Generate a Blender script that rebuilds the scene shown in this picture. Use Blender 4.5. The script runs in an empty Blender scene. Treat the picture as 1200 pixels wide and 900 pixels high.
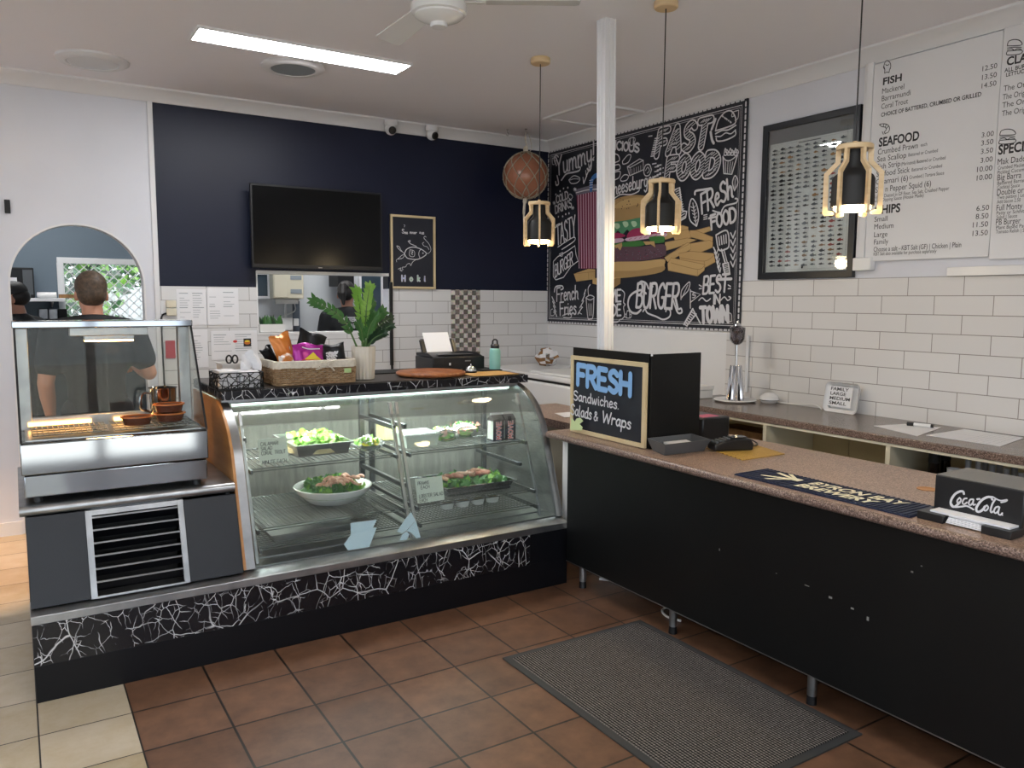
import bpy, bmesh, math, random
from mathutils import Vector, Matrix, noise
S = bpy.context.scene
C = S.collection
random.seed(7)
PI = math.pi

# ------------------------------------------------------------------ camera
F, YAW, PITCH, ROLL, EYE = 926.335, 0.561894, 0.105905, 0.0051436, 1.56
_fw = Vector((math.sin(YAW)*math.cos(PITCH), math.cos(YAW)*math.cos(PITCH), -math.sin(PITCH)))
_rt0 = Vector((math.cos(YAW), -math.sin(YAW), 0)); _up0 = _rt0.cross(_fw)
_rt = _rt0*math.cos(ROLL)+_up0*math.sin(ROLL); _up = _up0*math.cos(ROLL)-_rt0*math.sin(ROLL)
cam = bpy.data.objects.new('camera', bpy.data.cameras.new('camera')); C.objects.link(cam)
cam.matrix_world = Matrix((( _rt.x,_up.x,-_fw.x,0),(_rt.y,_up.y,-_fw.y,0),(_rt.z,_up.z,-_fw.z,EYE),(0,0,0,1)))
cam.data.sensor_width = 36; cam.data.lens = F/1200*36; cam.data.clip_start = .02
S.camera = cam

# ------------------------------------------------------------------ light and exposure
S.view_settings.view_transform = 'Standard'; S.view_settings.look = 'None'
S.view_settings.gamma = 1; S.view_settings.use_curve_mapping = False
S.view_settings.exposure = 0.70
DAY = 2.2           # daylight through the shopfront and the kitchen window
PANEL = 26.0         # fluorescent ceiling panels
PENDANT = 3.2       # watts per pendant
CASE = 16.0         # tube in the glass case
DOWN = 260.0        # warm downlight at the far left
SUN = 5.0
w = bpy.data.worlds.new('world'); S.world = w; w.use_nodes = True
_b = w.node_tree.nodes['Background']; _b.inputs[0].default_value = (.80,.90,1,1); _b.inputs[1].default_value = DAY

def lamp(name, loc, power, color=(1,1,1), size=.05, kind='POINT', rot=None, sx=None, sy=None, spot=None):
    l = bpy.data.lights.new(name, kind); l.energy = power; l.color = color
    if kind == 'AREA':
        l.shape = 'RECTANGLE'; l.size = sx; l.size_y = sy
    else: l.shadow_soft_size = size
    if spot: l.spot_size = spot; l.spot_blend = .5
    o = bpy.data.objects.new(name, l); C.objects.link(o); o.location = loc
    if rot: o.rotation_euler = rot
    return o

_s = lamp('sun',(0,0,8),SUN,(1,.95,.86),kind='SUN',rot=(math.radians(-32),math.radians(8),0)); _s.data.angle = .02

# ------------------------------------------------------------------ materials
def lin(c):
    if isinstance(c, str):
        c = tuple(int(c[i:i+2],16)/255 for i in (0,2,4))
    return tuple((x/12.92 if x <= .04045 else ((x+.055)/1.055)**2.4) for x in c)+(1,)
def mat(name, col, rough=.5, metal=0, spec=.5, emit=0, coat=0, alpha=None, sub=None):
    m = bpy.data.materials.new(name); m.use_nodes = True
    p = m.node_tree.nodes['Principled BSDF']; c = lin(col)
    p.inputs['Base Color'].default_value = c; p.inputs['Roughness'].default_value = rough
    p.inputs['Metallic'].default_value = metal; p.inputs['Specular IOR Level'].default_value = spec
    p.inputs['Coat Weight'].default_value = coat
    if emit: p.inputs['Emission Color'].default_value = c; p.inputs['Emission Strength'].default_value = emit
    return m
def nodes(m): return m.node_tree.nodes, m.node_tree.links, m.node_tree.nodes['Principled BSDF']
def ramp(n, stops, interp='LINEAR'):
    r = n.new('ShaderNodeValToRGB'); r.color_ramp.interpolation = interp; e = r.color_ramp.elements
    while len(e) < len(stops): e.new(.5)
    for k,(p,c) in enumerate(stops): e[k].position = p; e[k].color = lin(c)
    return r
def vec(n, l, scale=(1,1,1), loc=(0,0,0), rot=(0,0,0), world=True):
    g = n.new('ShaderNodeNewGeometry' if world else 'ShaderNodeTexCoord')
    mp = n.new('ShaderNodeMapping'); mp.inputs['Scale'].default_value = scale; mp.inputs['Location'].default_value = loc; mp.inputs['Rotation'].default_value = rot
    l.new(g.outputs['Position' if world else 'Object'], mp.inputs[0]); return mp
def noisy(name, a, b, scale=8, rough=.5, detail=5, bump=0, metal=0, spec=.5, stretch=(1,1,1), lo=.35, hi=.65, bscale=None, coat=0):
    m = mat(name, a, rough, metal, spec, coat=coat); n,l,p = nodes(m)
    v = vec(n,l,stretch,world=False); t = n.new('ShaderNodeTexNoise'); t.inputs['Scale'].default_value = scale; t.inputs['Detail'].default_value = detail
    l.new(v.outputs[0], t.inputs['Vector']); r = ramp(n, [(lo,a),(hi,b)]); l.new(t.outputs['Fac'], r.inputs[0]); l.new(r.outputs[0], p.inputs['Base Color'])
    if bump:
        t2 = t
        if bscale: t2 = n.new('ShaderNodeTexNoise'); t2.inputs['Scale'].default_value = bscale; l.new(v.outputs[0], t2.inputs['Vector'])
        bp = n.new('ShaderNodeBump'); bp.inputs['Strength'].default_value = bump; bp.inputs['Distance'].default_value = .004
        l.new(t2.outputs['Fac'], bp.inputs['Height']); l.new(bp.outputs[0], p.inputs['Normal'])
    return m
def tiles(name, a, b, mortar, bw, bh, ms, vmap, offset, rough, grain=0, coat=0, bump=.3):
    """brick-texture tiles in metres; vmap turns world position into (u, v)"""
    m = mat(name, a, rough, coat=coat); n,l,p = nodes(m)
    g = n.new('ShaderNodeNewGeometry'); s = n.new('ShaderNodeSeparateXYZ'); l.new(g.outputs['Position'], s.inputs[0])
    cb = n.new('ShaderNodeCombineXYZ')
    for k,(ax,off) in enumerate(vmap):
        ad = n.new('ShaderNodeMath'); ad.operation = 'ADD'; ad.inputs[1].default_value = off
        l.new(s.outputs[ax], ad.inputs[0]); l.new(ad.outputs[0], cb.inputs[k])
    t = n.new('ShaderNodeTexBrick'); t.offset = offset; t.squash = 1
    for k,v in (('Scale',1),('Mortar Size',ms),('Mortar Smooth',.1),('Bias',0),('Brick Width',bw),('Row Height',bh)): t.inputs[k].default_value = v
    t.inputs['Color1'].default_value = lin(a); t.inputs['Color2'].default_value = lin(b); t.inputs['Mortar'].default_value = lin(mortar)
    l.new(cb.outputs[0], t.inputs['Vector']); out = t.outputs['Color']
    if grain:
        ns = n.new('ShaderNodeTexNoise'); ns.inputs['Scale'].default_value = 9; ns.inputs['Detail'].default_value = 9; ns.inputs['Roughness'].default_value = .65
        l.new(g.outputs['Position'], ns.inputs['Vector']); r = ramp(n, [(.3,(.5-grain,)*3),(.7,(.5+grain,)*3)])
        l.new(ns.outputs['Fac'], r.inputs[0]); mx = n.new('ShaderNodeMixRGB'); mx.blend_type = 'OVERLAY'; mx.inputs[0].default_value = 1
        l.new(out, mx.inputs[1]); l.new(r.outputs[0], mx.inputs[2]); out = mx.outputs[0]
    l.new(out, p.inputs['Base Color'])
    inv = n.new('ShaderNodeMath'); inv.operation = 'SUBTRACT'; inv.inputs[0].default_value = 1; l.new(t.outputs['Fac'], inv.inputs[1])
    h = inv.outputs[0]
    if grain:
        ad = n.new('ShaderNodeMath'); ad.operation = 'MULTIPLY_ADD'; ad.inputs[1].default_value = .5; l.new(ns.outputs['Fac'], ad.inputs[0]); l.new(h, ad.inputs[2]); h = ad.outputs[0]
    bp = n.new('ShaderNodeBump'); bp.inputs['Strength'].default_value = bump; bp.inputs['Distance'].default_value = .003
    l.new(h, bp.inputs['Height']); l.new(bp.outputs[0], p.inputs['Normal'])
    return m
def glass(name, tint=(1,1,1), refl=1.0, rough=.0, haze=0):
    m = bpy.data.materials.new(name); m.use_nodes = True; n,l = m.node_tree.nodes, m.node_tree.links; n.clear()
    o = n.new('ShaderNodeOutputMaterial'); t = n.new('ShaderNodeBsdfTransparent'); t.inputs[0].default_value = (*tint,1)
    g = n.new('ShaderNodeBsdfGlossy'); g.inputs['Roughness'].default_value = rough; f = n.new('ShaderNodeFresnel'); f.inputs[0].default_value = 1.5
    k = n.new('ShaderNodeMath'); k.operation = 'MULTIPLY'; k.inputs[1].default_value = refl; l.new(f.outputs[0], k.inputs[0])
    mx = n.new('ShaderNodeMixShader'); l.new(k.outputs[0], mx.inputs[0]); l.new(t.outputs[0], mx.inputs[1]); l.new(g.outputs[0], mx.inputs[2]); out = mx
    if haze:
        d = n.new('ShaderNodeBsdfDiffuse'); d.inputs[0].default_value = (.9,.95,.95,1); m2 = n.new('ShaderNodeMixShader'); m2.inputs[0].default_value = haze
        l.new(mx.outputs[0], m2.inputs[1]); l.new(d.outputs[0], m2.inputs[2]); out = m2
    l.new(out.outputs[0], o.inputs[0]); return m

M = {}
M['white'] = mat('white_paint','E2E2E4',.55); M['ceil'] = mat('ceiling_paint','F0EEF2',.7); M['gloss_white'] = mat('gloss_white','E8E8E8',.25)
M['wallw'] = noisy('wall_paint','D6D8E0','DADCE4',3,.5); M['navy'] = noisy('navy_paint','10162C','131A30',2,.42,bump=.05,spec=.35)
M['tile_back'] = tiles('subway_tile_back','D9D9DA','DDDDDD','9A9896',.302,.0998,.0022,((0,-3.154),(2,-1.147)),.5,.18,bump=.15)
M['tile_right'] = tiles('subway_tile_right','DCDAD8','E0DEDC','96918C',.3055,.1015,.0022,((1,-3.628),(2,-1.1877)),.5,.15,bump=.15)
M['mosaic'] = None
M['floor_b'] = tiles('terracotta_floor_tile','A07458','8C644C','2E2721',.3045,.3035,.0048,((0,-.302),(1,-3.165)),0,.42,grain=.075)
M['floor_c'] = tiles('cream_floor_tile','D8D1C6','CDC6BA','2A2624',.3035,.3035,.0028,((0,0),(1,-3.165)),0,.35,grain=.07)
M['black'] = mat('black_paint','0B0C11',.4,spec=.3); M['blackm'] = mat('matt_black','101113',.6); M['slate'] = noisy('slate_paint','191C23','1C2027',4,.45)
M['panel'] = noisy('counter_panel','0A0B0C','0E0F0F',3,.42,bump=.03,spec=.3)
M['steel'] = noisy('brushed_steel','B9BABA','A6A8A8',20,.28,metal=1,stretch=(1,1,12)); M['steelm'] = mat('mirror_steel','9EA2A6',.07,1); M['alu'] = noisy('aluminium','B4B6B8','A0A2A4',12,.35,metal=1)
M['chrome'] = mat('chrome','D8D8DA',.08,1); M['wire'] = mat('zinc_wire','7E8280',.4,1); M['dsteel'] = mat('dark_steel','6A6E70',.35,1)
M['ply'] = noisy('plywood','C79058','B98049',4,.45,stretch=(1,1,6)); M['wood_l'] = noisy('birch_wood','E2C8A0','D6B88A',6,.45,stretch=(1,1,8)); M['board'] = noisy('board_wood','A2663C','7C4526',7,.4,stretch=(6,1,1))
M['pine'] = noisy('pine_frame','D8C6A0','CDB88E',6,.5)
M['black_plastic'] = mat('black_plastic','17181B',.35); M['grey_plastic'] = mat('grey_plastic','55585C',.4); M['white_plastic'] = mat('white_plastic','E6E6E4',.35)
M['cream_plastic'] = mat('cream_plastic','D9D2BC',.4); M['teal'] = mat('teal_metal','7FB5AC',.3); M['paper'] = mat('paper','E9E9EC',.6); M['bluerefl'] = mat('pale_blue_reflection','CFE3F2',.6)
M['ink'] = mat('ink','26262A',.6); M['chalk'] = mat('chalk_white','D4D4D8',.7); M['chalkb'] = mat('chalk_blue','86B4E4',.7); M['chalkg'] = mat('chalk_green','C4D6A0',.7)
M['cboard'] = noisy('chalkboard','1A1E28','1F232E',5,.5); M['red'] = mat('red_sign','B42430',.4)
M['glass'] = glass('clear_glass',(.95,.955,.94),.4); M['glassc'] = glass('case_glass',(.95,.975,.96),.75,haze=.015); M['glassw'] = glass('window_glass',(1,1,1),.7)
M['film'] = glass('plastic_film',(.95,.97,.96),1.6,.12,haze=.14)
M['light'] = mat('light_panel','FFFFFF',.5,emit=PANEL)
M['tube'] = mat('cool_tube','E8FFFA',.5,emit=7); M['bulb'] = mat('warm_bulb','FFE9B8',.5,emit=11); M['heat'] = mat('heat_lamp','FFB868',.4,emit=5); M['heatlamp'] = mat('heat_lamp_glass','FFBE70',.4,emit=70)
M['skin'] = mat('skin','C08B72',.5); M['hair'] = noisy('brown_hair','5A4838','3A2E24',60,.6); M['hairb'] = mat('dark_hair','1A1412',.5)
M['tee'] = noisy('dark_tee','131417','191A1E',30,.85); M['jean'] = mat('dark_trousers','1E2027',.8); M['shoe'] = mat('black_shoe','0E0E10',.5)
M['leaf'] = noisy('zz_leaf','2E5A2C','3F7434',9,.3); M['leafl'] = noisy('young_leaf','6FA03E','88B654',9,.3); M['leafd'] = mat('dark_leaf','1C3A22',.4); M['stem'] = mat('stem','4A6B36',.5)
M['lettuce'] = noisy('lettuce','5E9A28','8CBC48',25,.5); M['lettd'] = noisy('spinach','2F6A2C','4F8A38',25,.5); M['prawn'] = noisy('prawn','C98D72','E2B9A2',40,.4); M['lemon'] = mat('lemon','E6D24A',.45)
M['ham'] = noisy('cold_meat','B86A58','D9A38E',30,.45); M['rice'] = noisy('slaw','BDB088','A89A70',40,.6)
M['purple'] = mat('purple_foil','A3268C',.25,.3); M['orange'] = mat('orange_foil','C9782E',.3,.2); M['yellow'] = mat('yellow_print','E8CF3A',.4); M['bluef'] = mat('blue_print','2448B8',.35); M['redp'] = mat('red_print','D23A36',.45)
M['linen'] = noisy('linen','D5CEC0','C6BEB0',60,.9); M['wick'] = noisy('wicker','A88C6A','8A6C4C',40,.65); M['pot'] = mat('ceramic_pot','D8D0C2',.5); M['soil'] = mat('soil','2A211B',.9)
M['bamboo'] = tiles('bamboo_slats','D8B25A','CFA64C','6A4E1E',3,.0085,.0016,((1,0),(0,0)),0,.5); M['runner'] = mat('navy_rubber','17233F',.5); M['cream'] = mat('cream_rubber','E6DFC2',.55)
M['rug'] = None
M['kitchen'] = mat('kitchen_wall','6E7C88',.6); M['kgrey'] = mat('kitchen_grey','8F979C',.6)
M['brown_box'] = mat('amber_plastic','5A2A18',.25); M['amber'] = mat('amber_rim','C8753A',.25); M['kraft'] = noisy('kraft_paper','A57B4C','86603A',20,.7)

def mk_speckle(name, cols, rough=.3):
    m = mat(name, cols[0], rough); n,l,p = nodes(m); g = n.new('ShaderNodeNewGeometry')
    v = n.new('ShaderNodeTexVoronoi'); v.inputs['Scale'].default_value = 260; l.new(g.outputs['Position'], v.inputs['Vector'])
    r = ramp(n, [(k/(len(cols)),c) for k,c in enumerate(cols)], 'CONSTANT'); s = n.new('ShaderNodeSeparateColor'); l.new(v.outputs['Color'], s.inputs[0]); l.new(s.outputs[0], r.inputs[0])
    l.new(r.outputs[0], p.inputs['Base Color']); return m
M['lam'] = mk_speckle('speckled_laminate',['8E7565','A58B78','7B6253','B79C88','6C5648','997F6D'])
M['lamd'] = mk_speckle('speckled_laminate_edge',['6F5A50','8A746A','5B4840','9C887E','4E3D36','7A665C'],.35)
M['lamg'] = mk_speckle('grey_laminate',['6E625C','7B6F68','665A54','82766F','72665F','766A63'],.22)
def mk_marble():
    m = mat('black_vein_marble','14141A',.22); n,l,p = nodes(m); g = n.new('ShaderNodeNewGeometry')
    mp = n.new('ShaderNodeMapping'); mp.inputs['Scale'].default_value = (1,1,.75); l.new(g.outputs['Position'], mp.inputs[0])
    out = None
    for sc, wd, seed, amt in ((8,.009,0,.06),(13,.010,3.3,.04),(5.2,.008,8.1,.07),(19,.012,5.7,.03)):
        ns = n.new('ShaderNodeTexNoise'); ns.inputs['Scale'].default_value = sc*.9; ns.inputs['Detail'].default_value = 3; l.new(mp.outputs[0], ns.inputs['Vector'])
        ad = n.new('ShaderNodeVectorMath'); ad.operation = 'MULTIPLY_ADD'; ad.inputs[1].default_value = (amt,)*3; l.new(ns.outputs['Color'], ad.inputs[0]); l.new(mp.outputs[0], ad.inputs[2])
        a2 = n.new('ShaderNodeVectorMath'); a2.operation = 'ADD'; a2.inputs[1].default_value = (seed,)*3; l.new(ad.outputs[0], a2.inputs[0])
        v = n.new('ShaderNodeTexVoronoi'); v.feature = 'DISTANCE_TO_EDGE'; v.inputs['Scale'].default_value = sc; l.new(a2.outputs[0], v.inputs['Vector'])
        r = ramp(n, [(0,'FFFFFF'),(wd*1.5,'000000')]); l.new(v.outputs['Distance'], r.inputs[0])
        mk = n.new('ShaderNodeTexNoise'); mk.inputs['Scale'].default_value = sc*.8; l.new(a2.outputs[0], mk.inputs['Vector']); r2 = ramp(n, [(.47,'000000'),(.57,'FFFFFF')]); l.new(mk.outputs['Fac'], r2.inputs[0])
        mu = n.new('ShaderNodeMixRGB'); mu.blend_type = 'MULTIPLY'; mu.inputs[0].default_value = 1; l.new(r.outputs[0], mu.inputs[1]); l.new(r2.outputs[0], mu.inputs[2])
        if out is None: out = mu.outputs[0]
        else:
            a = n.new('ShaderNodeMixRGB'); a.blend_type = 'LIGHTEN'; a.inputs[0].default_value = 1; l.new(out, a.inputs[1]); l.new(mu.outputs[0], a.inputs[2]); out = a.outputs[0]
    mx = n.new('ShaderNodeMixRGB'); l.new(out, mx.inputs[0]); mx.inputs[1].default_value = lin('14141A'); mx.inputs[2].default_value = lin('E8E8EA'); l.new(mx.outputs[0], p.inputs['Base Color'])
    return m
M['marble'] = mk_marble()
def mk_mosaic():
    m = tiles('mosaic','FFFFFF','C8C0B8','CFC8C0',.041,.041,.003,((0,-3.182),(2,-1.64)),0,.3,bump=.2); n,l,p = nodes(m); g = n.new('ShaderNodeNewGeometry'); mp = n.new('ShaderNodeMapping'); mp.inputs['Location'].default_value = (-3.182,.5,-1.64); l.new(g.outputs['Position'], mp.inputs[0])
    sc = n.new('ShaderNodeVectorMath'); sc.operation = 'MULTIPLY'; sc.inputs[1].default_value = (1,0,1); l.new(mp.outputs[0], sc.inputs[0])
    c = n.new('ShaderNodeTexChecker'); c.inputs['Scale'].default_value = 1/.041; c.inputs[1].default_value = lin('D8CFC4'); c.inputs[2].default_value = lin('7A6B5E'); l.new(sc.outputs[0], c.inputs[0])
    v = n.new('ShaderNodeTexVoronoi'); v.inputs['Scale'].default_value = 70; l.new(g.outputs['Position'], v.inputs[0])
    mx = n.new('ShaderNodeMixRGB'); mx.blend_type = 'MULTIPLY'; mx.inputs[0].default_value = 1; old = p.inputs['Base Color'].links[0].from_socket; l.new(old, mx.inputs[1]); l.new(c.outputs[0], mx.inputs[2])
    m2 = n.new('ShaderNodeMixRGB'); m2.blend_type = 'OVERLAY'; m2.inputs[0].default_value = .35; l.new(mx.outputs[0], m2.inputs[1]); l.new(v.outputs['Color'], m2.inputs[2]); h = n.new('ShaderNodeHueSaturation'); h.inputs['Saturation'].default_value = .5; l.new(m2.outputs[0], h.inputs['Color']); l.new(h.outputs[0], p.inputs['Base Color']); return m
M['mosaic'] = mk_mosaic()
def mk_rug():
    m = mat('ribbed_mat','4A4644',.95,spec=.1); n,l,p = nodes(m); g = n.new('ShaderNodeNewGeometry')
    s = n.new('ShaderNodeSeparateXYZ'); l.new(g.outputs['Position'], s.inputs[0])
    def wv(o,f):
        a = n.new('ShaderNodeMath'); a.operation = 'MULTIPLY'; a.inputs[1].default_value = f; l.new(o, a.inputs[0])
        b = n.new('ShaderNodeMath'); b.operation = 'SINE'; l.new(a.outputs[0], b.inputs[0]); return b.outputs[0]
    x = wv(s.outputs[0], 2*PI/.0125); y = wv(s.outputs[1], 2*PI/.0125)
    mn = n.new('ShaderNodeMath'); mn.operation = 'MULTIPLY_ADD'; mn.inputs[1].default_value = .35; l.new(y, mn.inputs[0]); l.new(x, mn.inputs[2])
    ns = n.new('ShaderNodeTexNoise'); ns.inputs['Scale'].default_value = 180; l.new(g.outputs['Position'], ns.inputs['Vector'])
    ad = n.new('ShaderNodeMath'); ad.operation = 'MULTIPLY_ADD'; ad.inputs[1].default_value = 2.4; l.new(ns.outputs['Fac'], ad.inputs[0]); l.new(mn.outputs[0], ad.inputs[2])
    r = ramp(n, [(.30,'181818'),(.62,'65605D'),(.95,'98928D')]); mr = n.new('ShaderNodeMapRange'); mr.inputs[1].default_value = -.6; mr.inputs[2].default_value = 3.2; l.new(ad.outputs[0], mr.inputs[0]); l.new(mr.outputs[0], r.inputs[0])
    l.new(r.outputs[0], p.inputs['Base Color']); return m
M['rug'] = mk_rug(); M['rugedge'] = mat('rubber_edge','343434',.7)

# ------------------------------------------------------------------ mesh builder
class B:
    def __init__(s): s.v=[]; s.f=[]; s.m=[]; s.s=[]
    def add(s, v, f, mi=0, sm=False):
        k=len(s.v); s.v += [Vector(p) for p in v]
        for q in f: s.f.append([i+k for i in q]); s.m.append(mi); s.s.append(sm)
        return s
    def box(s, x0,y0,z0,x1,y1,z1, mi=0):
        v=[(x,y,z) for z in (z0,z1) for y in (y0,y1) for x in (x0,x1)]
        return s.add(v,[(0,2,3,1),(4,5,7,6),(0,1,5,4),(2,6,7,3),(0,4,6,2),(1,3,7,5)],mi)
    def prism(s, poly, ax, a, b, mi=0, sm=False):
        def P(q,t): return {'x':(t,q[0],q[1]),'y':(q[0],t,q[1]),'z':(q[0],q[1],t)}[ax]
        n=len(poly); v=[P(q,a) for q in poly]+[P(q,b) for q in poly]
        s.add(v,[list(range(n))[::-1],list(range(n,2*n))],mi)
        return s.add(v,[(i,(i+1)%n,n+(i+1)%n,n+i) for i in range(n)],mi,sm)
    def sheet(s, prof, a, b, t=0, mi=0, ax='x'):
        """profile of (y,z) extruded along x from a to b with thickness t (offset along profile normal)"""
        n=len(prof); off=[]
        for i in range(n):
            p=Vector(prof[max(i-1,0)]); q=Vector(prof[min(i+1,n-1)]); d=(q-p).normalized(); off.append((prof[i][0]-d[1]*t, prof[i][1]+d[0]*t))
        return s.prism(list(prof)+off[::-1],ax,a,b,mi,True)
    def tube(s, pts, r, n=8, mi=0, closed=False, cap=True):
        pts=[Vector(p) for p in pts]; N=len(pts); rs=r if isinstance(r,(list,tuple)) else [r]*N
        T=[]
        for i in range(N):
            if closed: d=pts[(i+1)%N]-pts[i-1]
            else: d=pts[min(i+1,N-1)]-pts[max(i-1,0)]
            T.append(d.normalized() if d.length>1e-9 else Vector((0,0,1)))
        u=T[0].orthogonal().normalized(); v=[]
        for i in range(N):
            u=(u-T[i]*u.dot(T[i])); u=u.normalized() if u.length>1e-6 else T[i].orthogonal().normalized(); w_=T[i].cross(u)
            for k in range(n): a=2*PI*k/n; v.append(pts[i]+(u*math.cos(a)+w_*math.sin(a))*rs[i])
        f=[]
        for i in range(N if closed else N-1):
            j=(i+1)%N
            for k in range(n): f.append((i*n+k,i*n+(k+1)%n,j*n+(k+1)%n,j*n+k))
        s.add(v,f,mi,n>5)
        if cap and not closed: s.add(v[:n],[list(range(n))[::-1]],mi); s.add(v[-n:],[list(range(n))],mi)
        return s
    def cyl(s,p0,p1,r,r1=None,n=20,mi=0,cap=True): return s.tube([p0,p1],[r,r if r1 is None else r1],n,mi,cap=cap)
    def lathe(s, prof, c=(0,0,0), n=28, mi=0, closed=False, ax='z', sm=True, sq=1):
        v=[]; N=len(prof)
        for r,z in prof:
            for k in range(n):
                a=2*PI*k/n; x,y=r*math.cos(a),r*math.sin(a)*sq
                v.append(Vector(c)+Vector({'z':(x,y,z),'x':(z,x,y),'y':(x,z,y)}[ax]))
        f=[(i*n+k,i*n+(k+1)%n,((i+1)%N)*n+(k+1)%n,((i+1)%N)*n+k) for i in range(N if closed else N-1) for k in range(n)]
        s.add(v,f,mi,sm)
        if not closed:
            if prof[0][0]>1e-5: s.add(v[:n],[list(range(n))[::-1]],mi)
            if prof[-1][0]>1e-5: s.add(v[-n:],[list(range(n))],mi)
        return s
    def ell(s, c, r, n=16, m=10, mi=0, rot=None):
        r=(r,r,r) if not isinstance(r,(tuple,list)) else r; v=[]
        for i in range(m+1):
            t=PI*i/m
            for k in range(n):
                a=2*PI*k/n; p=Vector((r[0]*math.sin(t)*math.cos(a),r[1]*math.sin(t)*math.sin(a),r[2]*math.cos(t)))
                if rot: p=rot@p
                v.append(Vector(c)+p)
        return s.add(v,[(i*n+k,i*n+(k+1)%n,(i+1)*n+(k+1)%n,(i+1)*n+k) for i in range(m) for k in range(n)],mi,True)
    def xf(s, mtx): s.v=[mtx@p for p in s.v]; return s
    def join(s, o, mi=None):
        k=len(s.v); s.v+=o.v; s.f+=[[i+k for i in q] for q in o.f]; s.m+=o.m if mi is None else [mi]*len(o.f); s.s+=o.s; return s
    def obj(s, name, mats, parent=None, bevel=0, seg=2, fix=True, mods=()):
        if not isinstance(mats,(list,tuple)): mats=[mats]
        base=Vector((0,0,0)); p=parent
        while p: base+=p.location; p=p.parent
        loc=Vector((0,0,0))
        if not parent:
            lo=[min(v[k] for v in s.v) for k in range(3)]; hi=[max(v[k] for v in s.v) for k in range(3)]
            loc=Vector(((lo[0]+hi[0])/2,(lo[1]+hi[1])/2,lo[2])); base=loc
        me=bpy.data.meshes.new(name); me.from_pydata([v-base for v in s.v],[],s.f)
        for m_ in mats: me.materials.append(M[m_] if isinstance(m_,str) else m_)
        me.polygons.foreach_set('material_index',s.m); me.polygons.foreach_set('use_smooth',s.s)
        bm=bmesh.new(); bm.from_mesh(me); bmesh.ops.remove_doubles(bm,verts=bm.verts,dist=1e-6)
        if fix: bmesh.ops.recalc_face_normals(bm,faces=bm.faces)
        bm.to_mesh(me); bm.free(); me.set_sharp_from_angle(angle=math.radians(42)); me.update()
        o=bpy.data.objects.new(name,me); C.objects.link(o); o.location=loc
        if parent: o.parent=parent
        if bevel:
            b=o.modifiers.new('bevel','BEVEL'); b.width=bevel; b.segments=seg; b.limit_method='ANGLE'; b.angle_limit=math.radians(40)
        return o
def box(*a): return B().box(*a)
def thing(name,label,cat,loc,group=None):
    o=bpy.data.objects.new(name,None); C.objects.link(o); o.location=loc; o.empty_display_size=.05; o['label']=label; o['category']=cat
    if group: o['group']=group
    return o
def tag(o,label,cat,group=None):
    o['label']=label; o['category']=cat
    if group: o['group']=group
    return o
def struct(o): o['kind']='structure'; return o
def dup(root, loc, label):
    r=root.copy(); C.objects.link(r); r.location=loc; r['label']=label
    for ch in list(root.children):
        c=ch.copy(); C.objects.link(c); c.parent=r
        for g in ch.children: d=g.copy(); C.objects.link(d); d.parent=c
    return r
def pt(u,v,ax,val):
    """point where the sight line through (u,v) of the 1200x900 photo meets the plane axis=val: used to measure wall prints"""
    d=_rt*((u-600)/F)+_up*((450-v)/F)+_fw; o=Vector((0,0,EYE)); return o+d*((val-o[ax])/d[ax])
def smooth(pts, k=5, closed=False):
    P=[Vector(p) for p in pts]; n=len(P)
    if n<3: return P
    out=[]
    for i in range(n if closed else n-1):
        a,b,c,d=(P[(i-1)%n],P[i],P[(i+1)%n],P[(i+2)%n]) if closed else (P[max(i-1,0)],P[i],P[i+1],P[min(i+2,n-1)])
        for j in range(k):
            t=j/k; out.append(.5*((2*b)+(c-a)*t+(2*a-5*b+4*c-d)*t*t+(3*b-a-3*c+d)*t**3))
    if not closed: out.append(P[-1])
    return out

# ------------------------------------------------------------------ writing and drawing on flat faces
class Art:
    """flat marks on a plane: plane point = o + a*ex + b*ey, raised along n"""
    def __init__(s,o,ex,ey,n,lift=.0006): s.o=Vector(o); s.ex=Vector(ex); s.ey=Vector(ey); s.n=Vector(n); s.b=B(); s.d=lift; s.step=.00004
    def P(s,q): return s.o+s.ex*q[0]+s.ey*q[1]+s.n*s.d
    def to(s,p): p=Vector(p)-s.o; return (p.dot(s.ex)/s.ex.length_squared,p.dot(s.ey)/s.ey.length_squared)
    def fill(s,poly,mi=0):
        s.d+=s.step; s.b.add([s.P(q) for q in poly],[list(range(len(poly)))],mi); return s
    def line(s,pts,w,mi=0,closed=False,sm=True,k=5):
        pts=[(Vector((p[0],p[1]))) for p in pts]
        if sm and len(pts)>2: pts=smooth(pts,k,closed)
        s.d+=s.step*.25; n=len(pts); L=[];R=[]
        for i in range(n):
            a=pts[i-1] if (i>0 or closed) else pts[0]; c=pts[(i+1)%n] if (i<n-1 or closed) else pts[-1]
            d=c-a; d=d.normalized() if d.length>1e-9 else Vector((1,0)); nn=Vector((-d.y,d.x))*w/2; L.append(pts[i]+nn); R.append(pts[i]-nn)
        v=[s.P(q) for q in L]+[s.P(q) for q in R]
        s.b.add(v,[(i,(i+1)%n,n+(i+1)%n,n+i) for i in range(n if closed else n-1)],mi)
        if not closed and w>.003:
            s.d+=s.step*.25
            for e in (pts[0],pts[-1]): s.b.add([s.P(e+Vector((math.cos(t),math.sin(t)))*w/2) for t in [2*PI*q/10 for q in range(10)]],[list(range(10))],mi)
        return s
    def dot(s,c,r,mi=0,n=10,ry=None): return s.fill([(c[0]+r*math.cos(2*PI*k/n),c[1]+(ry or r)*math.sin(2*PI*k/n)) for k in range(n)],mi)
_tc={}
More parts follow.
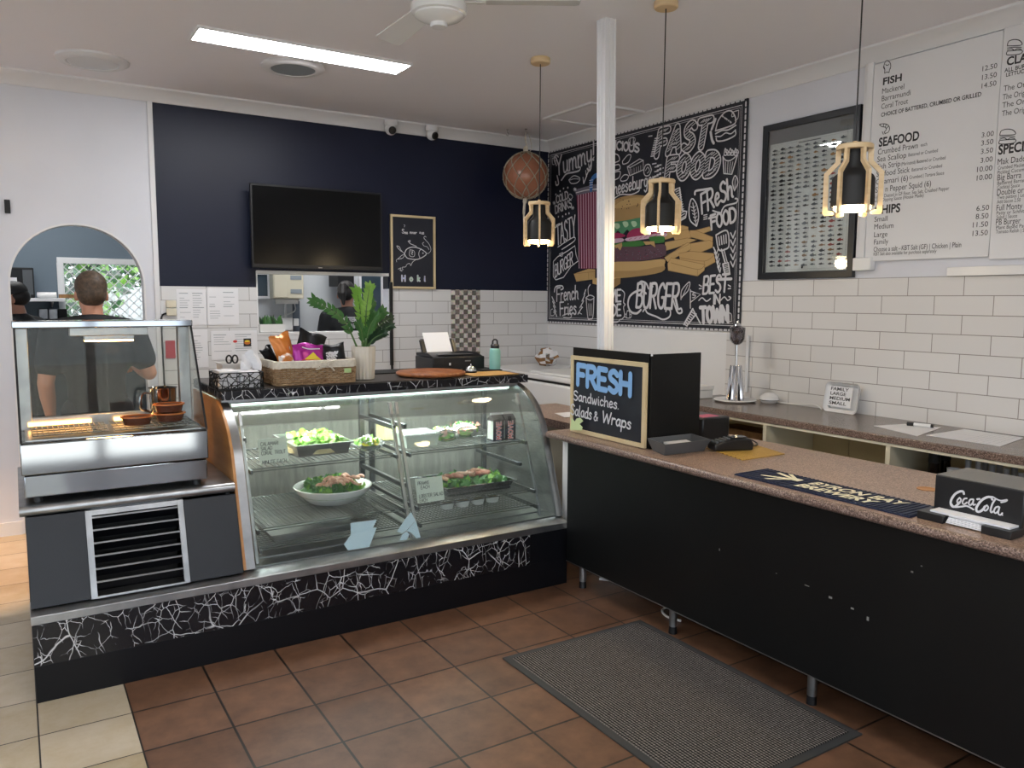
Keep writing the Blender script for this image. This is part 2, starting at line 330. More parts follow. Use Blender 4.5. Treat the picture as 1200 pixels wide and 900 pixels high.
def glyphs(txt,bold=0,res=3):
    key=(txt,bold)
    if key not in _tc:
        cu=bpy.data.curves.new('t','FONT'); cu.body=txt; cu.size=1; cu.offset=bold; cu.resolution_u=res; cu.fill_mode='FRONT'
        o=bpy.data.objects.new('t',cu); C.objects.link(o); dg=bpy.context.evaluated_depsgraph_get(); me=bpy.data.meshes.new_from_object(o.evaluated_get(dg))
        v=[(p.co.x,p.co.y) for p in me.vertices]; f=[list(q.vertices) for q in me.polygons]
        bpy.data.objects.remove(o); bpy.data.curves.remove(cu); bpy.data.meshes.remove(me)
        x0=min(p[0] for p in v); x1=max(p[0] for p in v); _tc[key]=([(p[0]-x0,p[1]) for p in v],f,x1-x0)
    return _tc[key]
CAP=.70
def write(art,txt,p,h,width=None,mi=0,bold=0,align='l',xdir=(1,0),ydir=(0,1)):
    """print txt with baseline start p, cap height h (metres); width squeezes it"""
    v,f,W=glyphs(txt,bold); k=h/CAP; kx=k if width is None else width/W
    x0={'l':0,'r':-W*kx,'c':-W*kx/2}[align]; xd=Vector(xdir); yd=Vector(ydir); art.d+=art.step*.25
    art.b.add([art.P(Vector(p)+xd*(x0+q[0]*kx)+yd*(q[1]*k)) for q in v],f,mi); return W*kx
# single-stroke hand lettering (x, y) in cap heights
_e=[(.3,1),(.08,.82),(0,.5),(.08,.18),(.3,0),(.52,.18),(.6,.5),(.52,.82)]
HW={'A':(.7,[[(0,0),(.35,1)],[(.35,1),(.7,0)],[(.13,.35),(.57,.35)]]),'B':(.6,[[(0,0),(0,1)],[(0,1),(.4,1),(.52,.8),(.38,.55),(0,.52)],[(0,.52),(.45,.5),(.6,.26),(.42,.02),(0,0)]]),
'C':(.62,[[(.62,.82),(.4,1),(.12,.85),(0,.5),(.12,.13),(.4,0),(.62,.17)]]),'D':(.62,[[(0,0),(0,1)],[(0,1),(.35,.97),(.58,.75),(.62,.48),(.52,.18),(.3,.02),(0,0)]]),
'E':(.52,[[(.5,1),(0,1)],[(0,1),(0,0)],[(0,.52),(.42,.52)],[(0,0),(.52,0)]]),'F':(.5,[[(0,0),(0,1)],[(0,1),(.52,1)],[(0,.52),(.42,.52)]]),
'G':(.64,[[(.62,.82),(.4,1),(.12,.85),(0,.5),(.12,.13),(.4,0),(.62,.15),(.64,.42)],[(.4,.44),(.66,.44)]]),'H':(.6,[[(0,0),(0,1)],[(.6,0),(.6,1)],[(0,.5),(.6,.5)]]),
'I':(.06,[[(.03,0),(.03,1)]]),'K':(.58,[[(0,0),(0,1)],[(.55,1),(0,.45)],[(.15,.58),(.58,0)]]),'L':(.5,[[(0,1),(0,0)],[(0,0),(.5,0)]]),'M':(.8,[[(0,0),(.08,1)],[(.08,1),(.4,.3)],[(.4,.3),(.72,1)],[(.72,1),(.8,0)]]),
'N':(.62,[[(0,0),(0,1)],[(0,1),(.62,0)],[(.62,0),(.62,1)]]),'O':(.6,[_e+[_e[0]]]),'P':(.58,[[(0,0),(0,1)],[(0,1),(.42,1),(.56,.74),(.4,.46),(0,.44)]]),'R':(.6,[[(0,0),(0,1)],[(0,1),(.42,1),(.56,.76),(.4,.52),(0,.48)],[(.25,.48),(.6,0)]]),
'S':(.54,[[(.52,.85),(.3,1),(.06,.86),(.1,.62),(.42,.45),(.54,.22),(.32,0),(.02,.13)]]),'T':(.64,[[(0,1),(.64,1)],[(.32,1),(.32,0)]]),'U':(.6,[[(0,1),(0,.3),(.14,.03),(.3,0),(.46,.03),(.6,.3),(.6,1)]]),
'V':(.6,[[(0,1),(.3,0)],[(.3,0),(.6,1)]]),'W':(.9,[[(0,1),(.2,0)],[(.2,0),(.45,.8)],[(.45,.8),(.7,0)],[(.7,0),(.9,1)]]),'Y':(.6,[[(0,1),(.3,.5)],[(.6,1),(.3,.5)],[(.3,.5),(.3,0)]]),
'a':(.46,[[(.42,.5),(.22,.6),(.03,.33),(.14,.02),(.34,.12),(.42,.5)],[(.42,.58),(.41,.15),(.5,.02)]]),'b':(.45,[[(.03,1),(.03,.05)],[(.03,.4),(.22,.6),(.44,.38),(.34,.04),(.03,.05)]]),
'c':(.42,[[(.42,.48),(.22,.6),(.03,.3),(.18,0),(.42,.12)]]),'d':(.46,[[(.42,.45),(.22,.6),(.03,.3),(.16,0),(.36,.1),(.42,.4)],[(.43,1),(.42,.1),(.5,.02)]]),
'e':(.43,[[(.05,.3),(.38,.36),(.34,.56),(.16,.58),(.03,.28),(.18,0),(.43,.12)]]),'f':(.36,[[(.42,.9),(.28,1),(.18,.8),(.16,.1),(.1,-.25)],[(0,.55),(.36,.57)]]),
'g':(.46,[[(.42,.48),(.2,.6),(.03,.33),(.16,.04),(.38,.14),(.43,.55)],[(.43,.55),(.42,-.1),(.24,-.38),(.04,-.24)]]),'h':(.45,[[(.03,1),(.03,0)],[(.03,.36),(.22,.58),(.4,.46),(.41,.1),(.5,0)]]),
'i':(.1,[[(.05,.56),(.05,.08),(.12,0)],[(.05,.8),(.06,.82)]]),'k':(.42,[[(.03,1),(.03,0)],[(.38,.58),(.03,.25)],[(.14,.34),(.42,0)]]),'l':(.14,[[(.05,1),(.05,.1),(.15,0)]]),
'm':(.72,[[(.03,.58),(.03,0)],[(.03,.35),(.2,.58),(.34,.46),(.35,0)],[(.35,.35),(.5,.58),(.65,.46),(.66,.08),(.74,0)]]),'n':(.46,[[(.03,.58),(.03,0)],[(.03,.35),(.22,.58),(.4,.46),(.41,.08),(.5,0)]]),
'o':(.44,[[(.22,.58),(.05,.42),(.03,.2),(.2,0),(.4,.14),(.42,.4),(.22,.58)]]),'p':(.45,[[(.03,.58),(.02,-.4)],[(.03,.4),(.22,.6),(.44,.38),(.34,.04),(.03,.08)]]),
'r':(.34,[[(.03,.58),(.03,0)],[(.03,.34),(.16,.55),(.36,.54)]]),'s':(.36,[[(.34,.5),(.18,.6),(.05,.45),(.3,.24),(.3,.05),(.14,0),(0,.08)]]),'t':(.34,[[(.14,.85),(.14,.12),(.24,0),(.36,.08)],[(0,.56),(.32,.57)]]),
'u':(.46,[[(.03,.58),(.05,.1),(.2,0),(.38,.16),(.41,.58)],[(.41,.58),(.42,.1),(.5,0)]]),'w':(.66,[[(.02,.58),(.12,.02),(.2,.05),(.33,.5)],[(.33,.5),(.42,.02),(.52,.06),(.64,.6)]]),
'y':(.46,[[(.03,.58),(.06,.16),(.2,.06),(.38,.2),(.42,.58)],[(.42,.58),(.4,-.15),(.24,-.42),(.02,-.28)]]),'&':(.5,[[(.46,.1),(.1,.72),(.2,.92),(.32,.74),(.02,.26),(.14,0),(.36,.14),(.48,.42)]]),
'.':(.06,[[(.02,0),(.05,.02)]]),'!':(.1,[[(.08,1),(.03,.32)],[(.0,.04),(.02,.05)]]),' ':(.3,[]),'-':(.3,[[(.05,.3),(.28,.32)]])}
def hand(art,txt,p,h,w,mi=0,width=None,gap=.14,xdir=(1,0),ydir=(0,1),slant=0,dark=None,hatch=None,bounce=0):
    tot=sum(HW[c][0]+gap for c in txt)-gap; kx=h if width is None else width/tot; xd=Vector(xdir); yd=Vector(ydir); x=0; segs=[]
    for i,c in enumerate(txt):
        a,st=HW[c]; dy=bounce*math.sin(i*2.1)
        for q in st: segs.append(([Vector(p)+xd*((x+u)*kx+slant*v*h)+yd*((v+dy)*h) for u,v in q], c))
        x+=a+gap
    for q,c in segs: art.line(q,w,mi)
    if dark is not None:
        art.d+=art.step
        for q,c in segs: art.line(q,w*.66,dark)
    if hatch is not None:
        art.d+=art.step
        for q,c in segs:
            pts=smooth(q,5) if len(q)>2 else q; acc=0; sp=w*.34
            for a,b in zip(pts,pts[1:]):
                L=(b-a).length; t=sp-acc
                while t<L:
                    m_=a+(b-a)*(t/L); d=Vector((.9,.42)).normalized()*w*.3; art.line([m_-d,m_+d],w*.09,hatch,sm=False); t+=sp
                acc=(acc+L)%sp
    return tot*kx
# ================================================================== the room
D, RX, CE = 6.05, 4.2, 2.98
LX, FY, KY = -3.4, -2.6, 8.7
b=B().box(LX,FY,-.05,.302,KY,0,0); b.box(.302,FY,-.05,RX,D+.05,0,1); b.box(.302,D+.05,-.05,RX,KY,0,0)
struct(b.obj('floor',['floor_c','floor_b']))
struct(box(LX-.1,FY-.1,CE,RX+.1,KY+.1,CE+.1).obj('ceiling','ceil'))
# back wall with the arched doorway and the serving hatch
AX,AR,AZ=.387,.392,1.648
b=B(); y0,y1=D,D+.11
b.box(LX,y0,0,AX-AR,y1,CE,0); b.box(AX+AR,y0,0,.865,y1,CE,0)
arc=[(AX+AR*math.cos(t),AZ+AR*math.sin(t)) for t in [PI*k/28 for k in range(29)]]
for p,q in zip(arc,arc[1:]): b.prism([q,p,(p[0],CE),(q[0],CE)],'y',y0,y1,0)
OX0,OX1,OZ0,OZ1=1.55,2.61,1.30,1.766
NZ=1.645
for x0,x1,z0,z1 in ((.865,OX0,0,NZ),(OX0,OX1,0,OZ0),(OX1,RX,0,NZ)): b.box(x0,y0,z0,x1,y1,z1,0)
for x0,x1,z0,z1 in ((.865,OX0,NZ,CE),(OX0,OX1,OZ1,CE),(OX1,RX,NZ,CE)): b.box(x0,y0,z0,x1,y1,z1,1)
for x0,x1,z0,z1 in ((.883,OX0,0,NZ),(OX0,OX1,0,OZ0),(OX1,3.182,0,NZ),(3.469,RX,0,NZ)): b.box(x0,y0-.008,z0,x1,y0+.001,z1,2)
b.box(3.182,y0-.009,0,3.469,y0+.001,NZ,3)
struct(b.obj('wall_back',['wallw','navy','tile_back','mosaic']))
# right wall: paint above, tiles below, a plain splash panel between
b=B(); b.box(RX,FY,0,RX+.11,KY,CE,0)
b.box(RX-.008,FY,.3,RX+.001,3.86,1.6965,1); b.box(RX-.008,5.22,.3,RX+.001,D-.008,1.40,2); b.box(RX-.006,3.86,.3,RX+.001,5.22,1.40,3)
struct(b.obj('wall_right',['wallw','tile_right','tile_back','gloss_white']))
# left wall with a wide shop window, front wall with the glazed shopfront
b=B(); b.box(LX-.1,FY,0,LX,-1.6,CE); b.box(LX-.1,-1.6,0,LX,1.6,.6); b.box(LX-.1,-1.6,1.95,LX,1.6,CE); b.box(LX-.1,1.6,0,LX,KY,CE)
for y in (-.5,.55): b.box(LX-.08,y-.03,.6,LX-.02,y+.03,1.95)
struct(b.obj('wall_left','wallw'))
b=B(); b.box(LX,FY-.1,0,RX,FY,.2); b.box(LX,FY-.1,2.15,RX,FY,CE); b.box(RX-.6,FY-.1,.2,RX,FY,2.15)
b.box(1.75,FY-.1,.2,RX,FY,2.15)
for x in (-3.35,-1.9,-.5,.75): b.box(x-.05,FY-.1,.2,x+.05,FY,2.15)
struct(b.obj('wall_front','wallw'))
struct(box(-14,-14,-.12,14,14,-.06).obj('ground',noisy('pavement','CFCBC2','DAD6CE',3,.9)))
# cornices: small coves along the ceiling
cv=[(0,0),(0,-.085),(.012,-.085),(.02,-.07),(.05,-.03),(.075,-.018),(.085,-.012),(.085,0)]
b=B().prism([(D-p,CE+z) for p,z in cv],'x',LX,RX,0); struct(b.obj('trim_1','white'))
b=B().prism([(RX-p,CE+z) for p,z in cv],'y',FY,D,0); struct(b.obj('trim_2','white'))
b=B().box(.846,D-.014,0,.881,D+.002,2.9); struct(b.obj('trim_3','white',bevel=.003))
b=B()
for p,q in zip(arc,arc[1:]):
    f=1.03; b.prism([(AX+(p[0]-AX)*f,AZ+(p[1]-AZ)*f),(AX+(q[0]-AX)*f,AZ+(q[1]-AZ)*f),q,p],'y',D-.004,D+.001)
b.box(AX-AR*1.03,D-.004,0,AX-AR,D+.001,AZ); b.box(AX+AR,D-.004,0,AX+AR*1.03,D+.001,AZ); struct(b.obj('trim_4','white'))
b=B().box(OX0,D-.012,OZ1-.02,OX1,D+.11,OZ1+.004); b.box(OX0-.004,D-.012,OZ0-.012,OX1+.004,D+.13,OZ0+.004); b.box(OX0-.003,D-.01,OZ0,OX0+.006,D+.11,OZ1); struct(b.obj('trim_5','gloss_white'))
struct(box(LX,D-.012,0,AX-AR-.012,D,.09).obj('baseboard_back','white'))
# fluted white post standing on the end of the counter
def col(cx,cy,z,h): return [(cx-h*a,cy-h*b_,z) for a,b_ in ((1,1),(1,.45),(.86,.38),(.86,.12),(1,.05),(1,-.3),(.86,-.36),(.86,-.62),(1,-.7),(1,-1),(-1,-1),(-1,1),(-.7,1),(-.62,.86),(-.36,.86),(-.3,1),(.05,1),(.12,.86),(.38,.86),(.45,1))]
b=B(); lo,hi=col(2.640,3.262,.842,.029),col(2.637,3.302,CE,.035); n=len(lo); b.add(lo+hi,[(k,(k+1)%n,n+(k+1)%n,n+k) for k in range(n)]+[list(range(n))[::-1],list(range(n,2*n))])
struct(b.obj('column','white'))
# ceiling access hatch
b=B(); hx0,hx1,hy0,hy1=3.59,4.105,4.66,5.27
hA=[(hx0,hy0),(hx1,hy0),(hx1,hy1),(hx0,hy1)]; hB=[(hx0+.035,hy0+.035),(hx1-.035,hy0+.035),(hx1-.035,hy1-.035),(hx0+.035,hy1-.035)]
for k in range(4): j=(k+1)%4; b.prism([hA[k],hA[j],hB[j],hB[k]],'z',CE-.014,CE,0)
b.box(hx0+.035,hy0+.035,CE-.004,hx1-.035,hy1-.035,CE,1); struct(b.obj('trim_6',['white','ceil']))

# ------------------------------------------------------------------ kitchen seen through the arch and the hatch
b=B(); wx0,wx1,wz0,wz1=.43,1.42,1.0,1.885
b.box(LX,KY,0,wx0,KY+.1,CE); b.box(wx1,KY,0,RX,KY+.1,CE); b.box(wx0,KY,0,wx1,KY+.1,wz0); b.box(wx0,KY,wz1,wx1,KY+.1,CE)
struct(b.obj('wall_kitchen','kitchen'))
b=B(); fw=.055
for q in ((wx0-fw,wz0-fw,wx1+fw,wz0),(wx0-fw,wz1,wx1+fw,wz1+fw),(wx0-fw,wz0,wx0,wz1),(wx1,wz0,wx1+fw,wz1)): b.box(q[0],KY-.03,q[1],q[2],KY+.05,q[3])
win=struct(b.obj('window_1','gloss_white',bevel=.004))
g=box(wx0,KY+.02,wz0,wx1,KY+.025,wz1).obj('window_pane','glassw',win)
b=B(); k=.085
for s_ in (1,-1):
    for i in range(-14,26):
        x=wx0+i*k; p=[]
        for t in [j/200 for j in range(201)]:
            z=wz0+(wz1-wz0)*t; xx=x+s_*(z-wz0)
            if wx0<=xx<=wx1: p.append((xx,KY-.005+.004*s_,z))
        if len(p)>1: b.tube([p[0],p[-1]],.006,4,0)
b.obj('security_grille','gloss_white',win)
# kitchen partition beside the hatch
struct(box(1.30,D+.11,0,1.36,KY,CE).obj('wall_partition','kgrey'))
# outside the kitchen window
b=B().box(.95,11.2,0,4.2,11.3,1.70)
for i in range(22): b.box(.95+i*.15,11.18,0,.955+i*.15,11.2,1.7)
tag(b.obj('fence','gloss_white'),'pale paling fence outside the kitchen window','fence')
def shrub(name,c,r,n,lab,seed):
    random.seed(seed); t=thing(name,lab,'shrub',(c[0],c[1],-.06)); b=B(); st=B()
    for k in range(5): st.tube([(c[0],c[1],-.06),(c[0]+random.uniform(-.3,.3)*r,c[1]+random.uniform(-.2,.2),c[2])],.025,6)
    for k in range(n):
        d=Vector((random.gauss(0,1),random.gauss(0,1),random.gauss(0,1))).normalized()*r*random.uniform(.4,1); p=Vector(c)+d; s_=random.uniform(.05,.1)
        u=Vector((random.gauss(0,1),random.gauss(0,1),random.gauss(0,1))).normalized(); q=u.orthogonal()*s_*.45
        b.add([p-u*s_,p+q,p+u*s_,p-q],[(0,1,2,3)],random.randint(0,2))
    st.obj('stem','stem',t); b.obj('foliage',['leaf','leafl','leafd'],t,fix=False)
shrub('garden_tree',(.45,10.3,1.7),.75,900,'leafy green tree outside the left of the kitchen window',3)
shrub('garden_tree',(1.5,12.4,2.1),.9,900,'leafy green tree behind the pale fence outside the kitchen',4)
# ================================================================== glass display counter
def gy(z,off=0): return 3.346+.346*z+off           # the leaning front plane
PROF=[(gy(.372),.372),(gy(.6),.6),(gy(.84),.84),(3.672,.9),(3.712,.955),(3.765,1.0),(3.825,1.037),(3.89,1.062),(3.945,1.075)]
PROFS=[tuple(p) for p in smooth(PROF,3)]
cb=thing('counter_base','long black plinth with veined marble band and steel trim under the food display','counter base',(1.26,3.9,0))
vc=thing('vented_cabinet','dark slate cabinet with black louvred vent and aluminium worktop, left end of the counter','cabinet',(.39,3.9,.364))
dc=thing('display_case','stainless curved-glass food display case with plywood left end and veined black top','display case',(1.66,4.0,.364))
b=box(0,3.43,0,2.525,4.50,.148); b.box(2.274,3.43,.148,2.525,4.5,.312); b.box(0,3.47,.148,2.525,4.5,.312); b.box(.002,3.56,.312,2.523,4.5,.3635); b.obj('plinth','black',cb,bevel=.002)
box(0,3.425,.15,2.274,3.47,.312).obj('marble_band','marble',cb)
b=B().prism([(3.428,.312),(3.428,.345),(gy(.362),.364),(3.56,.364),(3.56,.312)],'x',-.004,2.525); b.obj('steel_trim','alu',cb,bevel=.002)
# cabinet at the left
def pan(x0,x1,z0,z1,t=.012,mi=0,o=0):
    return B().prism([(gy(z0,-t+o),z0),(gy(z1,-t+o),z1),(gy(z1,o),z1),(gy(z0,o),z0)],'x',x0,x1,mi)
b=B().prism([(gy(.364,.004),.364),(gy(.70,.004),.70),(4.45,.70),(4.45,.364)],'x',.004,.02); b.prism([(gy(.364,.004),.364),(gy(.70,.004),.70),(4.45,.70),(4.45,.364)],'x',.76,.775); b.box(.004,4.43,.364,.775,4.45,.70); b.obj('cabinet_body','blackm',vc)
pan(0,.205,.366,.70).obj('cabinet_panel','slate',vc,bevel=.002); pan(.578,.797,.366,.695).obj('cabinet_panel','slate',vc,bevel=.002)
b=B(); pan_=[(.205,.228,.366,.70),(.555,.578,.366,.70),(.228,.555,.678,.70),(.228,.555,.366,.374)]
for q in pan_: b.join(pan(*q,t=.016))
vf=b.obj('vent_frame','alu',vc,bevel=.0015)
b=B()
for k in range(6):
    z=.385+k*.049; b.prism([(gy(z+.04,-.008),z+.04),(gy(z+.04,-.008)+.002,z+.043),(gy(z,.035)+.002,z+.003),(gy(z,.035),z)],'x',.228,.555,0)
    b.prism([(gy(z+.04,-.011),z+.036),(gy(z+.04,-.011),z+.043),(gy(z+.04,-.005),z+.043),(gy(z+.04,-.005),z+.036)],'x',.228,.555,1)
b.obj('louvre',['black','alu'],vf); box(.228,3.62,.37,.555,3.63,.69).obj('vent_back','blackm',vf)
n=8; rr=.021; b=B().prism([(4.45,.702),(4.45,.744),(3.59,.744)]+[(3.59-rr*math.sin(PI*k/n),.723+rr*math.cos(PI*k/n)) for k in range(1,n)]+[(3.59,.702)],'x',-.02,.796); b.obj('worktop','alu',vc)
# the plywood end and the two curved steel end frames
side=[(p[0],p[1]) for p in PROFS]+[(4.5,1.075),(4.5,.366)]
B().prism([q for q in side],'x',.800,.812).obj('end_panel','ply',dc)
B().prism(side,'x',2.505,2.525).obj('end_panel','steel',dc)
for x0,x1 in ((.812,.85),(2.487,2.527)): B().sheet(PROFS,x0,x1,-.022).obj('end_frame','alu',dc,fix=True)
B().sheet([(p[0]+.006,p[1]-.002) for p in PROFS],.85,2.487,-.005).obj('front_glass','glassc',dc)
box(.812,4.44,.366,2.505,4.45,1.075).obj('back_panel',noisy('case_back','8E8F88','A6A69E',6,.3,metal=.6,stretch=(6,1,1)),dc)
b=box(.812,3.5,.366,2.505,4.44,.372); b.box(.85,3.60,.372,2.48,3.61,.378); b.obj('floor_pan','steel',dc)
# laminate top
b=box(.815,3.872,1.078,2.55,4.56,1.122,0); b.box(.82,3.90,1.122,2.545,4.555,1.126,1); b.obj('benchtop',['marble',noisy('bench_top','3A332E','463E38',12,.35)],dc,bevel=.004)
box(.82,3.905,1.056,2.50,3.99,1.078).obj('light_channel','alu',dc)
B().cyl((.88,3.965,1.047),(2.47,3.965,1.047),.008,n=12).obj('light_tube','tube',dc)
lamp('case_light',(1.67,3.97,1.03),CASE,(.93,1,.97),kind='AREA',rot=(math.radians(8),0,0),sx=1.5,sy=.05)
# racks
def post(x,name='rack_post'):
    b=B(); z0,z1=.374,1.03; b.prism([(gy(z0,.045),z0),(gy(z1,.045)+.02,z1),(gy(z1,.063)+.02,z1),(gy(z0,.063),z0)],'x',x-.008,x+.008); return b.obj(name,'alu',dc,bevel=.002)
for x in (.872,1.628,1.662,2.41): post(x)
for x in (.872,1.64,1.70,2.44): box(x-.014,4.19,.374,x+.014,4.215,1.056).obj('rear_post','dsteel',dc,bevel=.002)
def shelf(x0,x1,z,dy,cross):
    y0,y1=gy(z,.07),4.19; b=B()
    for y in (y0,y1,(y0+y1)/2): b.cyl((x0,y,z),(x1,y,z),.0035,n=6)
    b.cyl((x0,y0,z-.012),(x1,y0,z-.012),.003,n=6)
    n=int((x1-x0)/dy)
    for k in range(n+1): x=x0+(x1-x0)*k/n; b.cyl((x,y0,z+.004),(x,y1,z+.004),.0018,n=5)
    if cross:
        m=int((y1-y0)/cross)
        for k in range(1,m): y=y0+(y1-y0)*k/m; b.cyl((x0,y,z+.002),(x1,y,z+.002),.0018,n=5)
    sh=b.obj('wire_shelf','wire',dc)
    for x in (x0-.006,x1+.006): box(x-.006,gy(z,.03),z-.016,x+.006,4.2,z+.004).obj('bracket','dsteel',sh,bevel=.002)
SHZ=(.773,.513,.433)
for x0,x1 in ((.895,1.605),(1.69,2.385)):
    shelf(x0,x1,.773,.026,0); shelf(x0,x1,.513,.019,.019); shelf(x0,x1,.433,.019,.03)
for x in (.88,1.63,1.69): box(x-.008,gy(.905,.06),.893,x+.008,4.2,.917).obj('bracket','dsteel',dc,bevel=.002)
box(2.38,3.7,.625,2.40,4.2,.645).obj('bracket','dsteel',dc,bevel=.002)
box(1.63,gy(.62,.06),.61,1.65,4.2,.632).obj('bracket','dsteel',dc,bevel=.002)

# ================================================================== hot food display on the left cabinet
hd=thing('hot_food_display','mirror-steel hot food display with slanted glass front on the counter left end','food warmer',(.345,3.8,.745))
x0,x1=-.005,.695
b=box(x0+.006,3.612,.768,x1-.004,3.98,.858); b.obj('lower_base','steelm',hd,bevel=.006,seg=3)
b=B().prism([(3.60,.862),(3.604,.985),(3.62,.992),(3.98,.992),(3.98,.862)],'x',x0,x1); b.obj('upper_base','steelm',hd,bevel=.004,seg=3)
for x,y in ((.05,3.65),(.65,3.65),(.05,3.94),(.65,3.94)): B().cyl((x,y,.744),(x,y,.77),.018,n=14).obj('foot','black_plastic',hd)
b=box(x0+.02,3.63,.992,x1-.02,3.99,.996); b.obj('deck','steel',hd)
for x in (x0+.002,x1-.052): box(x,3.94,.992,x+.05,3.985,1.43).obj('rear_post','alu',hd,bevel=.003)
box(x0+.05,3.945,.992,x1-.052,3.98,1.045).obj('rear_sill','alu',hd,bevel=.003)
for k in (0,1): box(x0+.052+k*.295,3.955+.008*k,1.045,x0+.352+k*.295,3.96+.008*k,1.43).obj('sliding_door','glass',hd)
box(x0-.004,3.868,1.432,x1+.002,4.0,1.462).obj('top','steelm',hd,bevel=.004)
B().prism([(3.605,.994),(3.611,.994),(3.886,1.432),(3.880,1.432)],'x',x0+.006,x1-.004).obj('front_glass','glass',hd)
for x in (x0+.002,x1-.006):
    g=B().prism([(3.612,.994),(3.98,.994),(3.98,1.432),(3.886,1.432)],'x',x,x+.004).obj('side_glass','glass',hd)
for x in (x0+.001,x1-.008): B().prism([(3.600,.992),(3.611,.992),(3.886,1.434),(3.876,1.434)],'x',x,x+.008).obj('edge_strip','black_plastic',hd)
b=box(.255,3.9,1.375,.455,3.935,1.397); b.box(.20,3.89,1.395,.51,3.945,1.432); lh=b.obj('lamp_housing','alu',hd,bevel=.003)
b=B().cyl((.06,3.72,1.008),(.20,3.70,1.008),.006,n=8); 
B().cyl((.03,3.93,1.018),(.27,3.93,1.018),.009,n=10).obj('heat_element','heat',hd); B().cyl((.36,3.93,1.018),(.47,3.93,1.018),.009,n=10).obj('heat_element','heat',hd)
for q in ((.04,.315),(.335,.66)):
    b=B()
    for k in range(15): x=q[0]+(q[1]-q[0])*k/14; b.cyl((x,3.65,1.012),(x,3.91,1.012),.0018,n=5)
    for k in range(5): y=3.65+.26*k/4; b.cyl((q[0],y,1.009),(q[1],y,1.009),.0025,n=5)
    b.obj('wire_rack','wire',hd)
box(.26,3.903,1.370,.45,3.932,1.376).obj('heat_lamp','heatlamp',lh)

# ================================================================== front service counter
sc=thing('service_counter','long black-fronted service counter with speckled brown laminate top','counter',(2.9,2.0,0))
def nose(x,y0,y1,z0,z1,b,mi):
    r=(z1-z0)/2; n=8; b.prism([(x+r,z1)]+[(x+r-r*math.sin(PI*k/n),(z1+z0)/2+r*math.cos(PI*k/n)) for k in range(1,n)]+[(x+r,z0)],'y',y0,y1,mi,True)
b=B().prism([(2.468,.25),(3.255,.25),(3.255,3.545),(2.468,3.545)],'z',.806,.8415,0); nose(2.452,.25,3.545,.8055,.841,b,1)
b.box(2.74,3.545,.79,3.20,4.5,.84,0); b.box(2.738,3.545,.79,2.741,4.5,.8395,1); b.obj('benchtop',['lam','lamd'],sc)
b=box(2.50,.25,.142,2.516,3.402,.806,0); b.box(2.498,.25,.139,2.518,3.402,.1425,1)
for (y,z,w_,h_) in ((1.75,.47,.014,.008),(1.66,.46,.012,.006),(1.60,.44,.008,.014),(1.45,.66,.008,.006),(1.42,.69,.006,.004),(2.3,.5,.004,.01),(2.0,.49,.006,.003),(1.85,.485,.02,.003)): b.box(2.4992,y,z,2.5002,y+w_,z+h_,2)
b.obj('front_panel',['panel','alu',mat('chipped_edge','8A8A86',.7)],sc)
b=box(2.516,3.385,.142,3.2,3.402,.806); b.box(2.56,3.40,.15,2.60,3.53,.79); b.obj('end_panel','white_plastic',sc)
b=box(3.18,.25,.142,3.195,3.385,.806); b.box(2.516,.25,.142,3.18,3.385,.158); b.box(2.8,3.56,0,2.815,4.48,.79); b.obj('carcass','cream_plastic',sc)
for x,y in ((2.56,3.33),(2.56,2.63),(2.56,1.86),(2.56,1.0),(3.12,3.3),(3.12,2.6),(3.12,1.8),(3.12,1.0)):
    l=B().cyl((x,y,.035),(x,y,.142),.019,n=16).obj('leg','alu',sc); B().cyl((x,y,0),(x,y,.036),.021,.018,n=16).obj('leg_foot','black_plastic',l)
B().lathe([(.036,.8405),(.036,.843),(.030,.8432),(.028,.842)],(2.955,1.68,0),24).obj('cable_grommet','ply',sc)

# ================================================================== wall bench along the tiles
wb=thing('wall_bench','long speckled grey-brown laminate bench with open cream shelves under the tiled wall','bench',(3.9,2.4,0))
fx=3.622
b=box(fx,.2,.870,RX-.01,3.9,.905,0); b.box(fx-.002,.2,.866,fx+.03,3.9,.901,1); b.obj('benchtop',['lamg','lamd'],wb,bevel=.003)
b=box(fx+.004,.2,.852,fx+.03,3.9,.866); b.box(fx+.02,.2,.10,RX-.02,3.9,.12); b.box(fx+.03,.2,.852,RX-.02,3.9,.866); b.box(fx+.02,.2,.46,RX-.02,3.9,.478); b.obj('shelf_frame','cream_plastic',wb)
for y in (.21,1.2,2.27,3.03,3.88): box(fx+.006,y-.012,.10,RX-.02,y+.012,.85).obj('divider','cream_plastic',wb)
b=box(RX-.03,.2,.1,RX-.02,3.9,.85); b.box(RX-.16,2.29,.48,RX-.03,2.765,.845); b.box(RX-.16,2.77,.48,RX-.03,3.01,.845); b.obj('back_panel',noisy('shelf_back','B9A984','C4B592',3,.6),wb)

# ================================================================== chest freezer in the corner
fz=thing('chest_freezer','white chest freezer with black lid seal in the far tiled corner','freezer',(3.82,5.2,0))
box(3.46,4.55,.06,4.18,5.98,.925).obj('cabinet','gloss_white',fz,bevel=.02,seg=3)
box(3.468,4.557,.925,4.17,5.97,.942).obj('lid_seal','blackm',fz)
box(3.45,4.545,.942,4.18,5.985,.985).obj('lid','gloss_white',fz,bevel=.012,seg=3)
for x,y in ((3.5,4.6),(4.12,4.6),(3.5,5.9),(4.12,5.9)): B().cyl((x,y,0),(x,y,.062),.025,n=14).obj('foot','black_plastic',fz)

